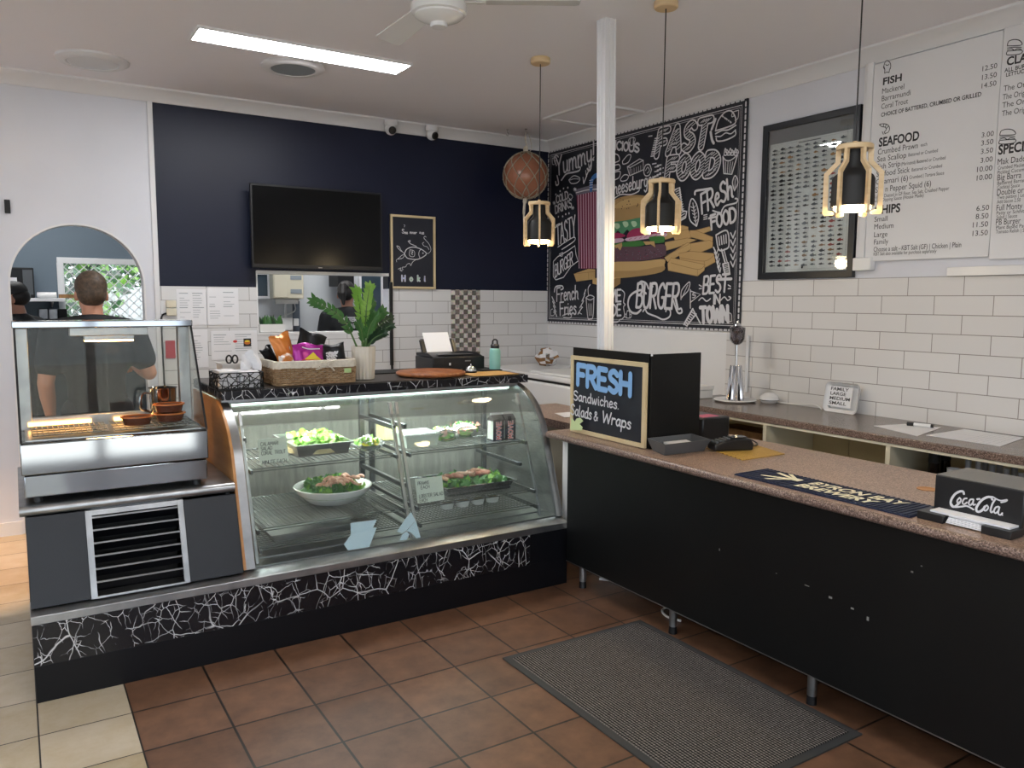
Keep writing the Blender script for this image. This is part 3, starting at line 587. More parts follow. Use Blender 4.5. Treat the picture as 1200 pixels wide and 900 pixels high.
# ================================================================== floor mat
rm=thing('floor_mat','grey ribbed entrance mat with black rubber border beside the black counter','mat',(2.13,2.2,0))
mx0,mx1,my0,my1=1.732,2.522,1.615,2.817
b=B(); o4=[(mx0,my0),(mx1,my0),(mx1,my1),(mx0,my1)]; n4=[(mx0+.034,my0+.034),(mx1-.034,my0+.034),(mx1-.034,my1-.034),(mx0+.034,my1-.034)]
for k in range(4): j=(k+1)%4; b.prism([o4[k],o4[j],n4[j],n4[k]],'z',.0005,.0065)
b.obj('rubber_border','rugedge',rm); box(mx0+.033,my0+.033,.0008,mx1-.033,my1-.033,.0095).obj('pile','rug',rm)
# ================================================================== ceiling fittings
def panel_light(x0,x1,y0,y1,lab):
    t=thing('ceiling_light',lab,'ceiling light',((x0+x1)/2,(y0+y1)/2,CE-.02)); b=B()
    fr=[(x0-.012,y0-.012),(x1+.012,y0-.012),(x1+.012,y1+.012),(x0-.012,y1+.012)]; inn=[(x0,y0),(x1,y0),(x1,y1),(x0,y1)]
    for k in range(4): j=(k+1)%4; b.prism([fr[k],fr[j],inn[j],inn[k]],'z',CE-.014,CE)
    b.obj('frame','white',t); box(x0,y0,CE-.009,x1,y1,CE-.005).obj('diffuser','light',t); return t
panel_light(.905,2.115,4.53,4.745,'bright rectangular ceiling light panel in front of the navy wall')
panel_light(.4,1.6,.6,.815,'added rectangular ceiling light panel over the dining side, behind the viewer')  # unseen panel, added to brighten the room from the dining side
panel_light(-2.4,-1.2,2.6,2.815,'added rectangular ceiling light panel over the left side of the shop, out of view')  # another unseen panel, added for general brightness
t=thing('downlight','small warm recessed downlight over the passage left of the arch, out of view','downlight',(-.42,5.35,CE-.02)); B().lathe([(.05,CE),(.052,CE-.008),(.042,CE-.01),(.038,CE-.002),(.038,CE)],(-.42,5.35,0),28,closed=True).obj('rim','white',t); B().lathe([(0,CE-.003),(.038,CE-.003)],(-.42,5.35,0),24).obj('lens','bulb',t)
lamp('downlight_beam',(-.42,5.35,CE-.02),DOWN,(1,.55,.25),.03,'SPOT',rot=(0,0,0),spot=math.radians(36))
# pendants
def pendant(x,y,ang,lab):
    t=thing('pendant_lamp',lab,'pendant lamp',(x,y,1.885),'bottle-shaped pendant lamps over the counter'); c=(x,y,0)
    B().lathe([(.055,CE),(.058,CE-.006),(.058,CE-.028),(.052,CE-.034)],c,28).obj('ceiling_rose','wood_l',t)
    B().cyl((x,y,2.155),(x,y,CE-.03),.0028,n=8).obj('cord','black_plastic',t)
    b=B().lathe([(.064,2.128),(.066,2.132),(.066,2.143),(.062,2.147),(.02,2.147),(.02,2.128)],c,32,closed=True); b.obj('top_ring','wood_l',t)
    B().cyl((x,y,2.143),(x,y,2.16),.008,n=12).obj('cord_grip','wood_l',t)
    sh=[(.018,2.13),(.036,2.13),(.038,2.065),(.044,2.055),(.048,2.05),(.07,2.032),(.076,2.02),(.077,1.918),(.073,1.918),(.072,2.018),(.034,2.06),(.032,2.125)]
    B().lathe(sh,c,32).obj('shade','blackm',t)
    B().lathe([(.0,1.935),(.058,1.932),(.066,1.922),(.066,1.908),(.058,1.902),(.0,1.900)],c,28).obj('bulb','bulb',t)
    out=[(.046,2.132),(.066,2.132),(.066,2.086),(.105,2.044),(.105,1.895),(.098,1.887),(.066,1.889),(.064,1.897),(.07,1.903),(.086,1.906),(.0875,2.037),(.048,2.08)]
    for k in range(6):
        a=ang+k*PI/3; s=B().prism(out,'y',-.0055,.0055); s.xf(Matrix.Translation((x,y,0))@Matrix.Rotation(a,4,'Z')); s.obj('slat','wood_l',t)
    lamp('pendant_light',(x,y,1.87),PENDANT,(1,.78,.48),.05); lamp('pendant_glow',(x,y,1.99),PENDANT*.1,(1,.78,.48),.02); return t
cam_a=lambda x,y: math.atan2(-y,-x)
pendant(2.715,4.015,cam_a(2.715,4.015)+.03,'farthest of the three wooden bottle-shaped pendants, beside the fishing float')
pendant(2.715,2.95,cam_a(2.715,2.95)-.12,'middle wooden bottle-shaped pendant, in front of the fast food poster')
pendant(2.715,1.898,cam_a(2.715,1.898)+PI/6+.03,'nearest wooden bottle-shaped pendant, between the fish chart and the menu')
# ceiling fan
fan=thing('ceiling_fan','white ceiling fan with round motor hub between the light panel and the post','ceiling fan',(1.60,3.14,2.70)); fx_,fy_=1.60,3.14; c=(fx_,fy_,0)
B().lathe([(.0,2.715),(.03,2.715),(.036,2.722),(.036,2.73),(.075,2.742),(.098,2.752),(.104,2.757),(.104,2.764),(.116,2.768),(.119,2.80),(.112,2.815),(.07,2.83),(.0,2.832)],c,40).obj('motor_hub','gloss_white',fan)
B().lathe([(.0,2.712),(.034,2.713),(.037,2.72),(.034,2.73),(.0,2.73)],c,28).obj('hub_cap','white',fan)
B().cyl((fx_,fy_,2.83),(fx_,fy_,2.96),.013,n=14).obj('rod','gloss_white',fan); B().lathe([(.0,2.93),(.05,2.94),(.062,2.97),(.062,2.98),(0,2.98)],c,28).obj('canopy','gloss_white',fan)
for k in range(3):
    a=-.56+k*2*PI/3; b=B(); R=Matrix.Translation((fx_,fy_,2.818))@Matrix.Rotation(a,4,'Z')@Matrix.Rotation(.18,4,'X')
    b.prism([(.16,-.05),(.58,-.065),(.60,-.05),(.60,.05),(.58,.065),(.16,.05)],'z',-.003,.003); b.xf(R); bl=b.obj('blade','gloss_white',fan,bevel=.001)
    b=B().prism([(.09,-.016),(.2,-.03),(.2,.03),(.09,.016)],'z',-.006,-.003); b.xf(R); b.obj('blade_iron','white',bl)
# round exhaust vents
for (x,y,lab,rad) in ((.483,5.50,'round white exhaust vent in the ceiling above the arch',.20),(1.535,4.98,'round exhaust vent with grey slatted grille behind the light panel',.19)):
    t=thing('exhaust_vent',lab,'vent',(x,y,CE-.03),'round ceiling vents'); c=(x,y,0)
    B().lathe([(rad,CE),(rad,CE-.012),(rad-.02,CE-.024),(rad*.72,CE-.026),(rad*.70,CE-.016),(rad*.7,CE)],c,44,closed=True).obj('rim','white',t)
    b=B()
    for k in range(-13,14):
        yy=k*rad*.7/14; h=math.sqrt(max((rad*.7)**2-yy*yy,0))-.003; b.box(x-h,y+yy-.0035,CE-.022,x+h,y+yy+.0035,CE-.008)
    b.obj('grille','kgrey' if y<5.2 else 'white',t); B().lathe([(0,CE-.006),(rad*.7,CE-.006),(rad*.7,CE-.003),(0,CE-.003)],c,36).obj('backing','grey_plastic',t)
# security cameras under the cornice
for x,yaw,lab in ((2.605,-.10,'left white dome security camera on the cornice above the television'),(2.965,.28,'right white dome security camera, second from the television')):
    t=thing('security_camera',lab,'security camera',(x,5.955,2.86),'security cameras on the cornice'); y=5.955
    B().lathe([(.052,CE-.018),(.056,CE-.03),(.052,CE-.055),(.044,CE-.06),(0,CE-.06)][::-1]+[(.03,CE-.016)],(x,y,0),28).obj('base','white',t)
    R=Matrix.Translation((x,y,CE-.082))@Matrix.Rotation(yaw,4,'Z'); b=B().ell((0,0,0),.047,22,14); b.xf(R); b.obj('ball','white',t)
    b=B().lathe([(.028,-.030),(.031,-.044),(.026,-.052),(0,-.053)],(0,0,0),22,ax='y'); b.xf(R@Matrix.Rotation(.38,4,'X')); b.obj('lens','black_plastic',t)
# glass fishing float in a rope net
fl=thing('fishing_float','orange glass fishing float in knotted rope net, hung near the far corner','fishing float',(3.70,5.68,2.36)); fc=Vector((3.70,5.68,2.597)); fr=.185
B().ell(fc,(fr,fr,fr*1.02),36,24).obj('ball',noisy('orange_glass_float','94604A','A57058',3,.25),fl)
b=B(); N=9
def fp(th,ph): return fc+Vector((math.sin(th)*math.cos(ph),math.sin(th)*math.sin(ph),math.cos(th)*1.02))*(fr+.004)
ths=[.22,.75,1.25,1.72,2.2,2.7,2.95]
for i in range(N):
    for s_ in (1,-1):
        for k in range(len(ths)-1):
            p0=2*PI*i/N+(PI/N)*(k%2); p1=p0+s_*PI/N; b.tube([fp(ths[k]+(ths[k+1]-ths[k])*j/4,p0+(p1-p0)*j/4) for j in range(5)],.0045,5)
    for k in range(1,len(ths)-1): b.ell(fp(ths[k],2*PI*i/N+(PI/N)*(k%2)),.009,8,6)
b.tube([fp(.22,2*PI*k/20) for k in range(20)],.007,6,closed=True); b.obj('net',noisy('rope','A89C88','8C8070',50,.9),fl,fix=True)
b=B().tube(smooth([fc+Vector((0,0,fr)),fc+Vector((.008,0,fr+.05)),fc+Vector((-.004,0,fr+.11)),(3.70,5.68,2.955)],5),[.012]*6+[.006]*10,7); b.tube(smooth([fc+Vector((.02,0,fr)),fc+Vector((.06,0,fr+.05)),fc+Vector((.03,0,fr+.16))],5),.003,5); b.ell(fc+Vector((0,0,fr+.03)),(.022,.02,.03),10,8); b.obj('rope','linen',fl)
b=B().tube(smooth([fc+Vector((0,0,-fr)),fc+Vector((-.01,0,-fr-.06)),fc+Vector((-.015,0,-fr-.14)),fc+Vector((-.01,0,-fr-.22))],5),[.02]*4+[.012]*6+[.008]*6,7); b.obj('rope_tail','linen',fl)
def hook(p,lab):
    b=B().tube(smooth([p,p+Vector((0,0,-.02)),p+Vector((.012,0,-.034)),p+Vector((.004,0,-.05)),p+Vector((-.012,0,-.042))],5),.003,6); b.lathe([(0,p.z),(.012,p.z),(.012,p.z-.004),(0,p.z-.004)],(p.x,p.y,0),12); return tag(b.obj('ceiling_hook','chrome'),lab,'hook')
hook(Vector((3.70,5.68,CE)),'small metal hook holding the fishing float rope'); hook(Vector((3.588,5.79,CE)),'small empty metal hook left of the fishing float')

# ================================================================== navy wall: television, hoki chalkboard
tv=thing('television','black flat television on the navy wall above the serving hatch','television',(2.0,5.95,1.78)); x0,x1,z0,z1=1.492,2.508,1.785,2.39
b=box(x0,5.925,z0,x1,5.955,z1); b.obj('casing','black_plastic',tv,bevel=.004); box(x0+.014,5.9235,z0+.03,x1-.014,5.9255,z1-.014).obj('screen',mat('tv_screen','050608',.2,spec=.25),tv)
box(x0+.2,5.955,z0+.12,x1-.2,6.02,z1-.12).obj('back_housing','black_plastic',tv,bevel=.01); box(1.85,6.0,1.95,2.15,6.036,2.2).obj('wall_bracket','dsteel',tv)
box(1.985,5.9225,z0+.008,2.015,5.925,z0+.014).obj('badge','alu',tv)
hk=thing('fish_chalkboard','framed chalkboard with a drawn fish and the word Hoki on the navy wall','chalkboard',(2.825,6.03,1.65)); x0,x1,z0,z1=2.622,3.026,1.648,2.245
box(x0,6.028,z0,x1,6.04,z1).obj('board','cboard',hk)
b=B(); t=.018
for k,(p,q) in enumerate((((x0,z0),(x1,z0)),((x1,z0),(x1,z1)),((x1,z1),(x0,z1)),((x0,z1),(x0,z0)))):
    cx,cz=(x0+x1)/2,(z0+z1)/2; sh=lambda w_:(w_[0]+(t if w_[0]<cx else -t),w_[1]+(t if w_[1]<cz else -t)); b.prism([p,q,sh(q),sh(p)],'y',6.018,6.042)
b.obj('frame','pine',hk)
A=Art((0,6.028,0),(1,0,0),(0,0,1),(0,-1,0)); Hz=lambda u,v:A.to(pt(430+u/7.5,230+v/7.5,1,6.028))
hl=lambda pts,w,mi=0,**k: A.line([Hz(*p) for p in pts],w,mi,**k)
hl([(330,505),(350,465),(400,447),(450,455),(500,480),(522,507),(490,535),(440,555),(390,552),(350,540),(330,505)],.007)
hl([(330,505),(300,475),(285,445),(262,438),(285,470),(305,485)],.004); hl([(330,510),(305,520),(290,535),(270,552),(310,545),(330,520)],.004); hl([(272,552),(258,560),(262,580)],.003)
hl([(478,462),(462,480),(455,510),(465,540)],.005); A.dot(Hz(492,500),.006); hl([(378,470),(410,478),(420,500),(412,530),(378,525),(372,500),(378,470)],.004); hl([(388,485),(402,495),(390,505),(404,515)],.004); hl([(398,470),(404,500)],.003)
hl([(370,405),(362,395),(380,390),(375,412),(400,425),(435,440)],.005); hl([(430,556),(400,580),(385,610),(375,590),(350,600),(340,620),(310,625),(315,645),(290,650),(300,630),(275,640)],.004); hl([(290,650),(310,662)],.003)
hl([(525,505),(550,495),(562,465),(545,420),(515,385),(500,365),(510,352),(520,360)],.004); hl([(545,470),(530,445),(500,435),(488,415),(500,405)],.004)
hand(A,'S',Hz(308,325),.034,.005,0); hand(A,'ea',Hz(332,330),.024,.0045,0); hand(A,'mner',Hz(376,328),.022,.004,0,width=.062); hand(A,'s',Hz(462,328),.022,.004); hand(A,'us',Hz(478,332),.024,.0045,0); hl([(322,250),(332,255),(326,272)],.003)
for ch,u,mi in (('H',308,1),('o',378,2),('k',445,2),('i',505,1)): hand(A,ch,Hz(u,745),.045 if ch!='o' else .05,.014,0); hand(A,ch,Hz(u,745),.045 if ch!='o' else .05,.006,mi)
A.b.obj('chalk_drawing',['chalk',mat('chalk_lilac','A9B2DE',.7),mat('chalk_mint','A9CDB2',.7)],hk,fix=False)

# back-wall small things
def sheet(x0,x1,z0,z1,lab,lines,photo=False):
    t=thing('menu_sheet',lab,'paper sheet',((x0+x1)/2,6.035,z0),'printed sheets taped to the tiles'); box(x0,6.0375,z0,x1,6.0385,z1).obj('page','paper',t); A=Art((0,6.0375,0),(1,0,0),(0,0,1),(0,-1,0),.0004); random.seed(int(x0*1000+z0*100))
    n=int((z1-z0-.06)/.017)
    for col in range(lines):
        cw=(x1-x0-.03)/lines
        for k in range(n):
            if random.random()<.86: w_=cw*random.uniform(.35,.85); a=x0+.02+col*cw; A.line([(a,z1-.03-k*.017),(a+w_,z1-.03-k*.017)],.0030 if k%6 else .005,5)
    if photo:
        A.fill([(x1-.10,z1-.12),(x1-.045,z1-.12),(x1-.045,z1-.06),(x1-.10,z1-.06)],0); A.dot((x1-.073,z1-.092),.023,2,ry=.013); A.dot((x1-.073,z1-.08),.02,3,ry=.007); A.dot((x1-.16,z1-.08),.016,4,ry=.01)
    A.b.obj('print',['ink','paper','amber','yellow','redp','kgrey'],t,fix=False)
wy=lambda u,v: pt(u,v,1,6.038)
for (u0,u1,v0,v1,lab,n,ph) in ((208,242,339,381,'upper left printed menu sheet on the white tiles beside the switch',2,0),(243,279,338,381,'upper right printed menu sheet on the white tiles left of the hatch',2,0),(222,243,386,431,'lower left printed menu sheet partly behind the hot display glass',1,0),(248,301,387,422,'wide lower printed sheet with a small burger picture on the tiles',2,1)):
    p=wy(u0,v1); q=wy(u1,v0); sheet(p.x,q.x,p.z,q.z,lab,n,ph)
p=wy(195,370); q=wy(206,351)
t=thing('wall_switch','beige double switch box on the tiles beside the menu sheets','switch',((p.x+q.x)/2,6.03,p.z)); h=(q.z-p.z)/2
for k in (0,1): box(p.x,6.018,p.z+h*k,q.x,6.042,p.z+h*(k+1)-.006).obj('switch_box','cream_plastic',t,bevel=.004)
b=B().tube(smooth([(p.x+.01,6.03,p.z+.02),(p.x-.03,6.03,p.z),(p.x-.035,6.03,p.z-.08),(p.x-.033,6.03,1.0),(p.x-.03,6.03,.92)],5),.006,6); b.obj('cable','black_plastic',t)
p=wy(194.5,420); q=wy(205,399); t=tag(box(p.x,6.036,p.z,q.x,6.042,q.z).obj('safety_sign',['red']),'small red safety sign on the tiles seen through the hot display','sign')
b=B().box(2.613,6.012,1.02,2.632,6.042,1.70); b.box(2.616,6.012,.9,2.629,6.03,1.03); tag(b.obj('cable_cover','blackm'),'thin black vertical cable cover right of the serving hatch','cable cover')
# dark bracket at the far left of the arch wall
p=wy(10,250); b=box(p.x-.02,6.03,p.z,p.x+.012,6.05,p.z+.085); tag(b.obj('wall_latch','blackm',bevel=.003),'small black metal latch on the white wall left of the arch','latch')
# ================================================================== right wall: chalk poster, fish chart, menu boards
def wall_art(x): return Art((x,0,0),(0,-1,0),(0,0,1),(-1,0,0))
def frame_of(ox,oy,k,x,A): return lambda u,v: A.to(pt(ox+u/k,oy+v/k,0,x))
ps=thing('food_poster','large chalkboard-style fast food poster with painted burger, cup and chips','poster',(RX-.02,4.89,1.352))
px=RX-.022; box(px,3.735,1.353,RX-.0095,6.028,2.893).obj('board','cboard',ps)
A=wall_art(px); Z1=frame_of(640,100,5,px,A); Z2=frame_of(640,240,5,px,A)
PC=['chalk','cboard',mat('print_bun','A98A5C',.6),mat('print_bun_light','BFA06C',.6),mat('print_lettuce','4D8A66',.6),mat('print_tomato','9C2E5A',.6),mat('print_onion','CDAFC2',.6),mat('print_pickle','3F7A3C',.6),mat('print_patty','5D4450',.6),mat('print_cup','742848',.6),mat('print_straw','3E73B4',.6),mat('print_lid','6C6A78',.6),mat('print_chip','BD9C68',.6),mat('print_chip_dark','93754A',.6),mat('print_stripe','C9A9B8',.6),mat('print_lettuce_pale','A9C6A6',.6)]
def pl(Z,pts,w=.008,mi=0,**k): A.line([Z(*p) for p in pts],w,mi,**k)
def pf(Z,pts,mi,sm=True): A.fill([tuple(q) for q in (smooth([Z(*p) for p in pts],3,True) if sm else [Z(*p) for p in pts])],mi)
def ht(Z,txt,p0,p1,top,w,fn=None,**k):
    a,b,t=Vector(Z(*p0)),Vector(Z(*p1)),Vector(Z(*top)); hand(A,txt,a,(t-a).length,w,0,width=(b-a).length,xdir=(b-a).normalized(),ydir=(t-a).normalized(),**k)
# edge pattern of dashes and the double rule inside it
Y0,Y1,W0,W1=-6.03,-3.745,1.36,2.888
for a0,b0,a1,b1 in ((Y0,W0,Y1,W0),(Y0,W1,Y1,W1),(Y0,W0,Y0,W1),(Y1,W0,Y1,W1)):
    L=math.hypot(a1-a0,b1-b0); n=int(L/.042); d=((a1-a0)/L,(b1-b0)/L)
    for k in range(n):
        s_=k*L/n; A.line([(a0+d[0]*s_,b0+d[1]*s_),(a0+d[0]*(s_+.022),b0+d[1]*(s_+.022))],.013,0)
i_=.035
for j,w_ in ((.032,.006),(.046,.003)): A.line([(Y0+j,W0+j),(Y1-j,W0+j),(Y1-j,W1-j),(Y0+j,W1-j)],w_,0,closed=True,sm=False)
for cx,cz,sx,sz in ((Y0+.06,W0+.06,1,1),(Y1-.06,W0+.06,-1,1),(Y0+.06,W1-.06,1,-1),(Y1-.06,W1-.06,-1,-1),((Y0+Y1)/2-.02,W1-.06,1,-1),((Y0+Y1)/2+.02,W1-.06,-1,-1),((Y0+Y1)/2-.02,W0+.06,1,1),((Y0+Y1)/2+.02,W0+.06,-1,1)):
    A.line([(cx,cz),(cx+.05*sx,cz+.004*sz),(cx+.06*sx,cz+.03*sz),(cx+.04*sx,cz+.03*sz)],.006); A.line([(cx,cz),(cx+.004*sx,cz+.05*sz),(cx+.03*sx,cz+.06*sz)],.006)
# painted cup, chips and burger
pf(Z2,[(180,-62),(288,-84),(300,-84),(330,360),(300,372),(205,375)],9,False)
for k in range(9):
    u=188+k*15; pf(Z2,[(u,-62-k*2.2),(u+5,-62-k*2.2),(u+10-k*.5,372),(u+6-k*.5,373)],14,False)
pf(Z2,[(172,-88),(285,-120),(340,-120),(340,-78),(290,-78),(178,-55)],11,False); pl(Z2,[(178,-70),(240,-86),(300,-92)],.008,0)
pl(Z1,[(266,612),(268,565),(285,535),(320,520)],.04,10); 
for k in range(4): pl(Z1,[(256,600-k*14),(276,596-k*14)],.004,0)
for q,mi in (([(165,405),(250,375),(290,378),(290,435),(180,450)],12),([(275,432),(390,415),(440,420),(438,462),(392,492),(275,462)],12),([(390,440),(440,420),(438,462),(392,492)],13)): pf(Z2,q,mi,False)
pl(Z2,[(165,405),(250,395),(290,392)],.004,13); pl(Z2,[(250,395),(252,440)],.004,13)
chips=[[(690,165),(800,120),(835,130),(838,160),(700,205)],[(740,160),(835,145),(865,190),(760,215)],[(840,160),(960,128),(975,150),(880,182)],[(845,150),(880,150),(980,190),(978,222),(850,190)],[(700,220),(830,195),(890,205),(770,250),(700,270)],[(800,235),(960,208),(980,220),(978,250),(900,282),(800,262)],[(696,310),(830,222),(850,228),(850,262),(715,335)],[(780,285),(850,272),(985,285),(995,335),(930,370),(790,330)],[(715,345),(735,310),(935,350),(930,385),(890,418),(718,385)]]
for k,q in enumerate(chips):
    pf(Z2,q,12 if k%2 else 3,False); pl(Z2,q,.004,13,closed=True,sm=False)
pl(Z2,[(735,340),(890,378),(935,352)],.004,13); pl(Z2,[(890,378),(890,416)],.004,13); pl(Z2,[(790,310),(930,330),(990,292)],.004,13); pl(Z2,[(930,330),(930,368)],.004,13); pl(Z2,[(700,300),(840,232)],.003,13)
pf(Z2,[(360,112),(366,20),(410,-32),(500,-56),(590,-52),(660,-25),(705,40),(700,85),(560,75),(470,95),(400,112)],2)
pf(Z2,[(400,20),(440,-20),(520,-42),(600,-35),(650,0),(560,-5),(470,15)],3)
random.seed(5)
for k in range(46):
    a=random.uniform(400,660); b_=random.uniform(-45,25)-.12*abs(530-a)*-.2; A.dot(Z2(a,b_),.006,1 if k%3 else 3,6,.004)
pf(Z2,[(372,108),(470,92),(570,75),(700,82),(705,125),(660,115),(630,150),(590,135),(560,155),(530,140),(505,180),(480,145),(450,175),(425,150),(400,178),(372,150)],4)
for u,v in ((420,120),(470,110),(520,108),(580,98),(640,100)): pf(Z2,[(u-18,v-8),(u+10,v-10),(u+16,v+12),(u-4,v+22)],15)
pf(Z2,[(372,172),(430,165),(470,185),(372,205)],5); pf(Z2,[(500,150),(560,135),(690,140),(706,172),(600,180),(480,196)],5)
pf(Z2,[(372,206),(440,196),(462,206),(440,220),(372,226)],6); pf(Z2,[(474,196),(600,176),(704,166),(704,186),(620,196),(490,214)],6)
for k in range(6): pl(Z2,[(490+k*30,205-k*4),(505+k*30,196-k*4)],.004,5)
pf(Z2,[(372,235),(500,215),(560,212),(588,226),(560,242),(460,248),(372,262)],7); pf(Z2,[(608,190),(690,184),(698,206),(690,222),(630,222)],7)
pf(Z2,[(372,262),(460,246),(560,246),(690,230),(708,268),(696,300),(600,322),(450,337),(372,337)],8)
for k in range(60):
    a=random.uniform(390,690); b_=random.uniform(262,318); A.dot(Z2(a,b_),random.uniform(.004,.012),random.choice((8,9,1)),6,.004) if k%2 else A.dot(Z2(a,b_),.006,11,6,.004)
pf(Z2,[(405,238),(450,222),(452,240),(440,268),(424,250),(415,256)],12,False); pf(Z2,[(575,215),(640,214),(646,250),(620,232),(590,236)],12,False)
pf(Z2,[(372,342),(560,332),(694,318),(700,350),(684,392),(540,420),(372,424)],3); pf(Z2,[(372,390),(540,386),(690,360),(682,394),(540,420),(372,424)],2)
art_=A.b.obj('food_artwork',PC,ps,fix=False)
A2=A; A=wall_art(px); A.d=.0035; A2=None
Z1=frame_of(640,100,5,px,A); Z2=frame_of(640,240,5,px,A)
ht(Z1,'Yummy!',(62,530),(285,440),(52,425),.017,slant=.1); pl(Z1,[(62,470),(48,430),(60,410),(74,420)],.012); pl(Z1,[(92,556),(120,520),(160,510),(195,500),(202,480),(190,482)],.014); pl(Z1,[(66,530),(75,575),(62,585),(58,565)],.014)
pl(Z1,[(135,555),(165,530),(200,545),(185,570),(150,575),(135,555)],.007); pl(Z1,[(140,556),(165,548),(195,550)],.005)
for k in range(4): pl(Z1,[(222+k*16,575-k*45),(240+k*14,530-k*36)],.012); pl(Z1,[(222+k*16,575-k*45),(218+k*16,540-k*40)],.009)
ht(Z1,'DELICIOUS',(322,366),(545,392),(325,318),.016)
ht(Z1,'Cheeseburger',(372,648),(640,580),(368,575),.012,slant=.1); pl(Z1,[(400,665),(440,640),(500,640),(545,620),(545,600),(530,605)],.009)
pl(Z1,[(478,478),(550,432),(572,440),(572,495),(492,530),(478,478)],.008,sm=False); pl(Z1,[(478,478),(495,482),(572,440)],.007,sm=False); pl(Z1,[(495,482),(492,530)],.007)
for k in range(5): pl(Z1,[(505+k*13,520-k*5),(505+k*13,490-k*5)],.004)
pl(Z1,[(620,495),(608,525),(585,530),(575,505),(585,470),(608,465),(620,495)],.009); pl(Z1,[(585,500),(598,480),(608,500),(595,515)],.006); pl(Z1,[(438,550),(460,525),(485,530),(475,555),(445,562),(438,550)],.008); pl(Z1,[(450,445),(480,410),(500,412),(485,450),(455,462),(450,445)],.008); pl(Z1,[(400,400),(425,410),(432,440),(400,455)],.009); pl(Z1,[(400,470),(430,465),(435,490),(400,500)],.009); pl(Z1,[(400,510),(436,505),(430,540),(400,556)],.009)
ht(Z1,'COLD',(64,692),(132,662),(60,650),.012); ht(Z1,'DRINKS',(58,752),(152,712),(55,708),.012)
pl(Z1,[(150,640),(158,655),(146,668),(134,655),(140,638),(150,640)],.006)
for u,v in ((50,690),(172,610),(158,718)):
    for a in range(4): pl(Z1,[(u-9*math.cos(a*.785),v-11*math.sin(a*.785)),(u+9*math.cos(a*.785),v+11*math.sin(a*.785))],.005)
for u,v in ((60,640),(85,620),(105,605),(130,600),(75,770),(100,768),(118,755),(137,750)): A.dot(Z1(u,v),.009)
ht(Z2,'TASTY',(66,238),(176,182),(62,122),.014); pl(Z2,[(46,140),(90,112)],.012); pl(Z2,[(72,248),(160,192),(168,212),(95,262)],.009)
pl(Z2,[(46,332),(70,305),(130,270),(172,240),(178,290),(190,330),(150,360),(105,425),(60,440),(45,420),(46,332)],.009,sm=False); pl(Z2,[(80,290),(100,280),(98,300),(82,298)],.007); ht(Z2,'BURGER',(56,425),(160,345),(54,355),.012)
ht(Z2,'French',(66,565),(190,552),(64,488),.013,slant=.06); ht(Z2,'Fries',(86,648),(180,640),(82,572),.014,slant=.06); pl(Z2,[(52,510),(60,480),(95,475),(104,490),(90,498)],.012); pl(Z2,[(100,650),(120,640),(150,640),(145,662),(105,660)],.009)
for k in range(4): pl(Z2,[(38+k*4,540+k*26),(54+k*4,575+k*26)],.012); pl(Z2,[(190+k*12,640-k*38),(215+k*7,600-k*34)],.011); pl(Z2,[(212+k*6,640-k*38),(196+k*12,632-k*38)],.007)
pl(Z2,[(238,545),(248,660),(262,668),(278,655),(284,545)],.010); pl(Z2,[(236,545),(260,530),(286,542),(262,558),(236,545)],.008); pl(Z2,[(252,530),(250,490),(262,468)],.008)
for k in range(3): pl(Z2,[(252+k*9,580),(256+k*7,650)],.005)
ht(Z2,'HOME',(318,572),(442,566),(318,505),.016); ht(Z2,'MADE',(318,656),(442,648),(318,592),.016); pl(Z2,[(448,500),(464,520),(458,570),(468,585),(458,600),(464,650),(446,672)],.009); pl(Z2,[(388,690),(420,688),(440,670)],.009)
ht(Z2,'BURGER',(532,600),(776,610),(540,462),.022,slant=.03); pl(Z2,[(590,520),(555,500),(500,530),(484,580),(500,625),(535,636),(560,615)],.018); pl(Z2,[(545,470),(560,450),(590,460),(604,490)],.016); pl(Z2,[(572,625),(585,612),(600,635),(650,655),(690,672),(728,655),(732,620),(712,610),(706,625)],.013); pl(Z2,[(750,560),(775,630),(800,630),(796,608),(784,612)],.014); pl(Z2,[(630,480),(625,465),(645,462)],.012)
pl(Z2,[(795,555),(800,500),(845,452),(838,500),(800,540)],.008); pl(Z2,[(800,545),(835,470)],.006)
pl(Z2,[(850,498),(850,605)],.009); pl(Z2,[(850,505),(910,525),(850,572)],.008,sm=False); ht(Z2,'S',(862,548),(880,540),(862,520),.008)
pl(Z2,[(864,610),(812,700)],.014); pl(Z2,[(884,640),(832,706)],.012); pl(Z2,[(864,610),(908,694)],.011)
for k in range(7): pl(Z2,[(858-k*7,628+k*12),(874-k*7,640+k*12)],.008)
ht(Z2,'BEST',(924,522),(1066,508),(932,422),.017); pl(Z2,[(1005,438),(1090,434)],.02); ht(Z2,'IN',(986,580),(1022,578),(988,528),.014); ht(Z2,'TOWN',(912,690),(1072,684),(908,602),.028)
pl(Z2,[(900,560),(920,545),(945,565),(968,550)],.009); pl(Z2,[(1028,560),(1050,540),(1070,560),(1088,545),(1076,538)],.009)
for u in (908,1078): pl(Z2,[(u-6,470),(u+8,478)],.008); pl(Z2,[(u-6,492),(u+8,490)],.008)
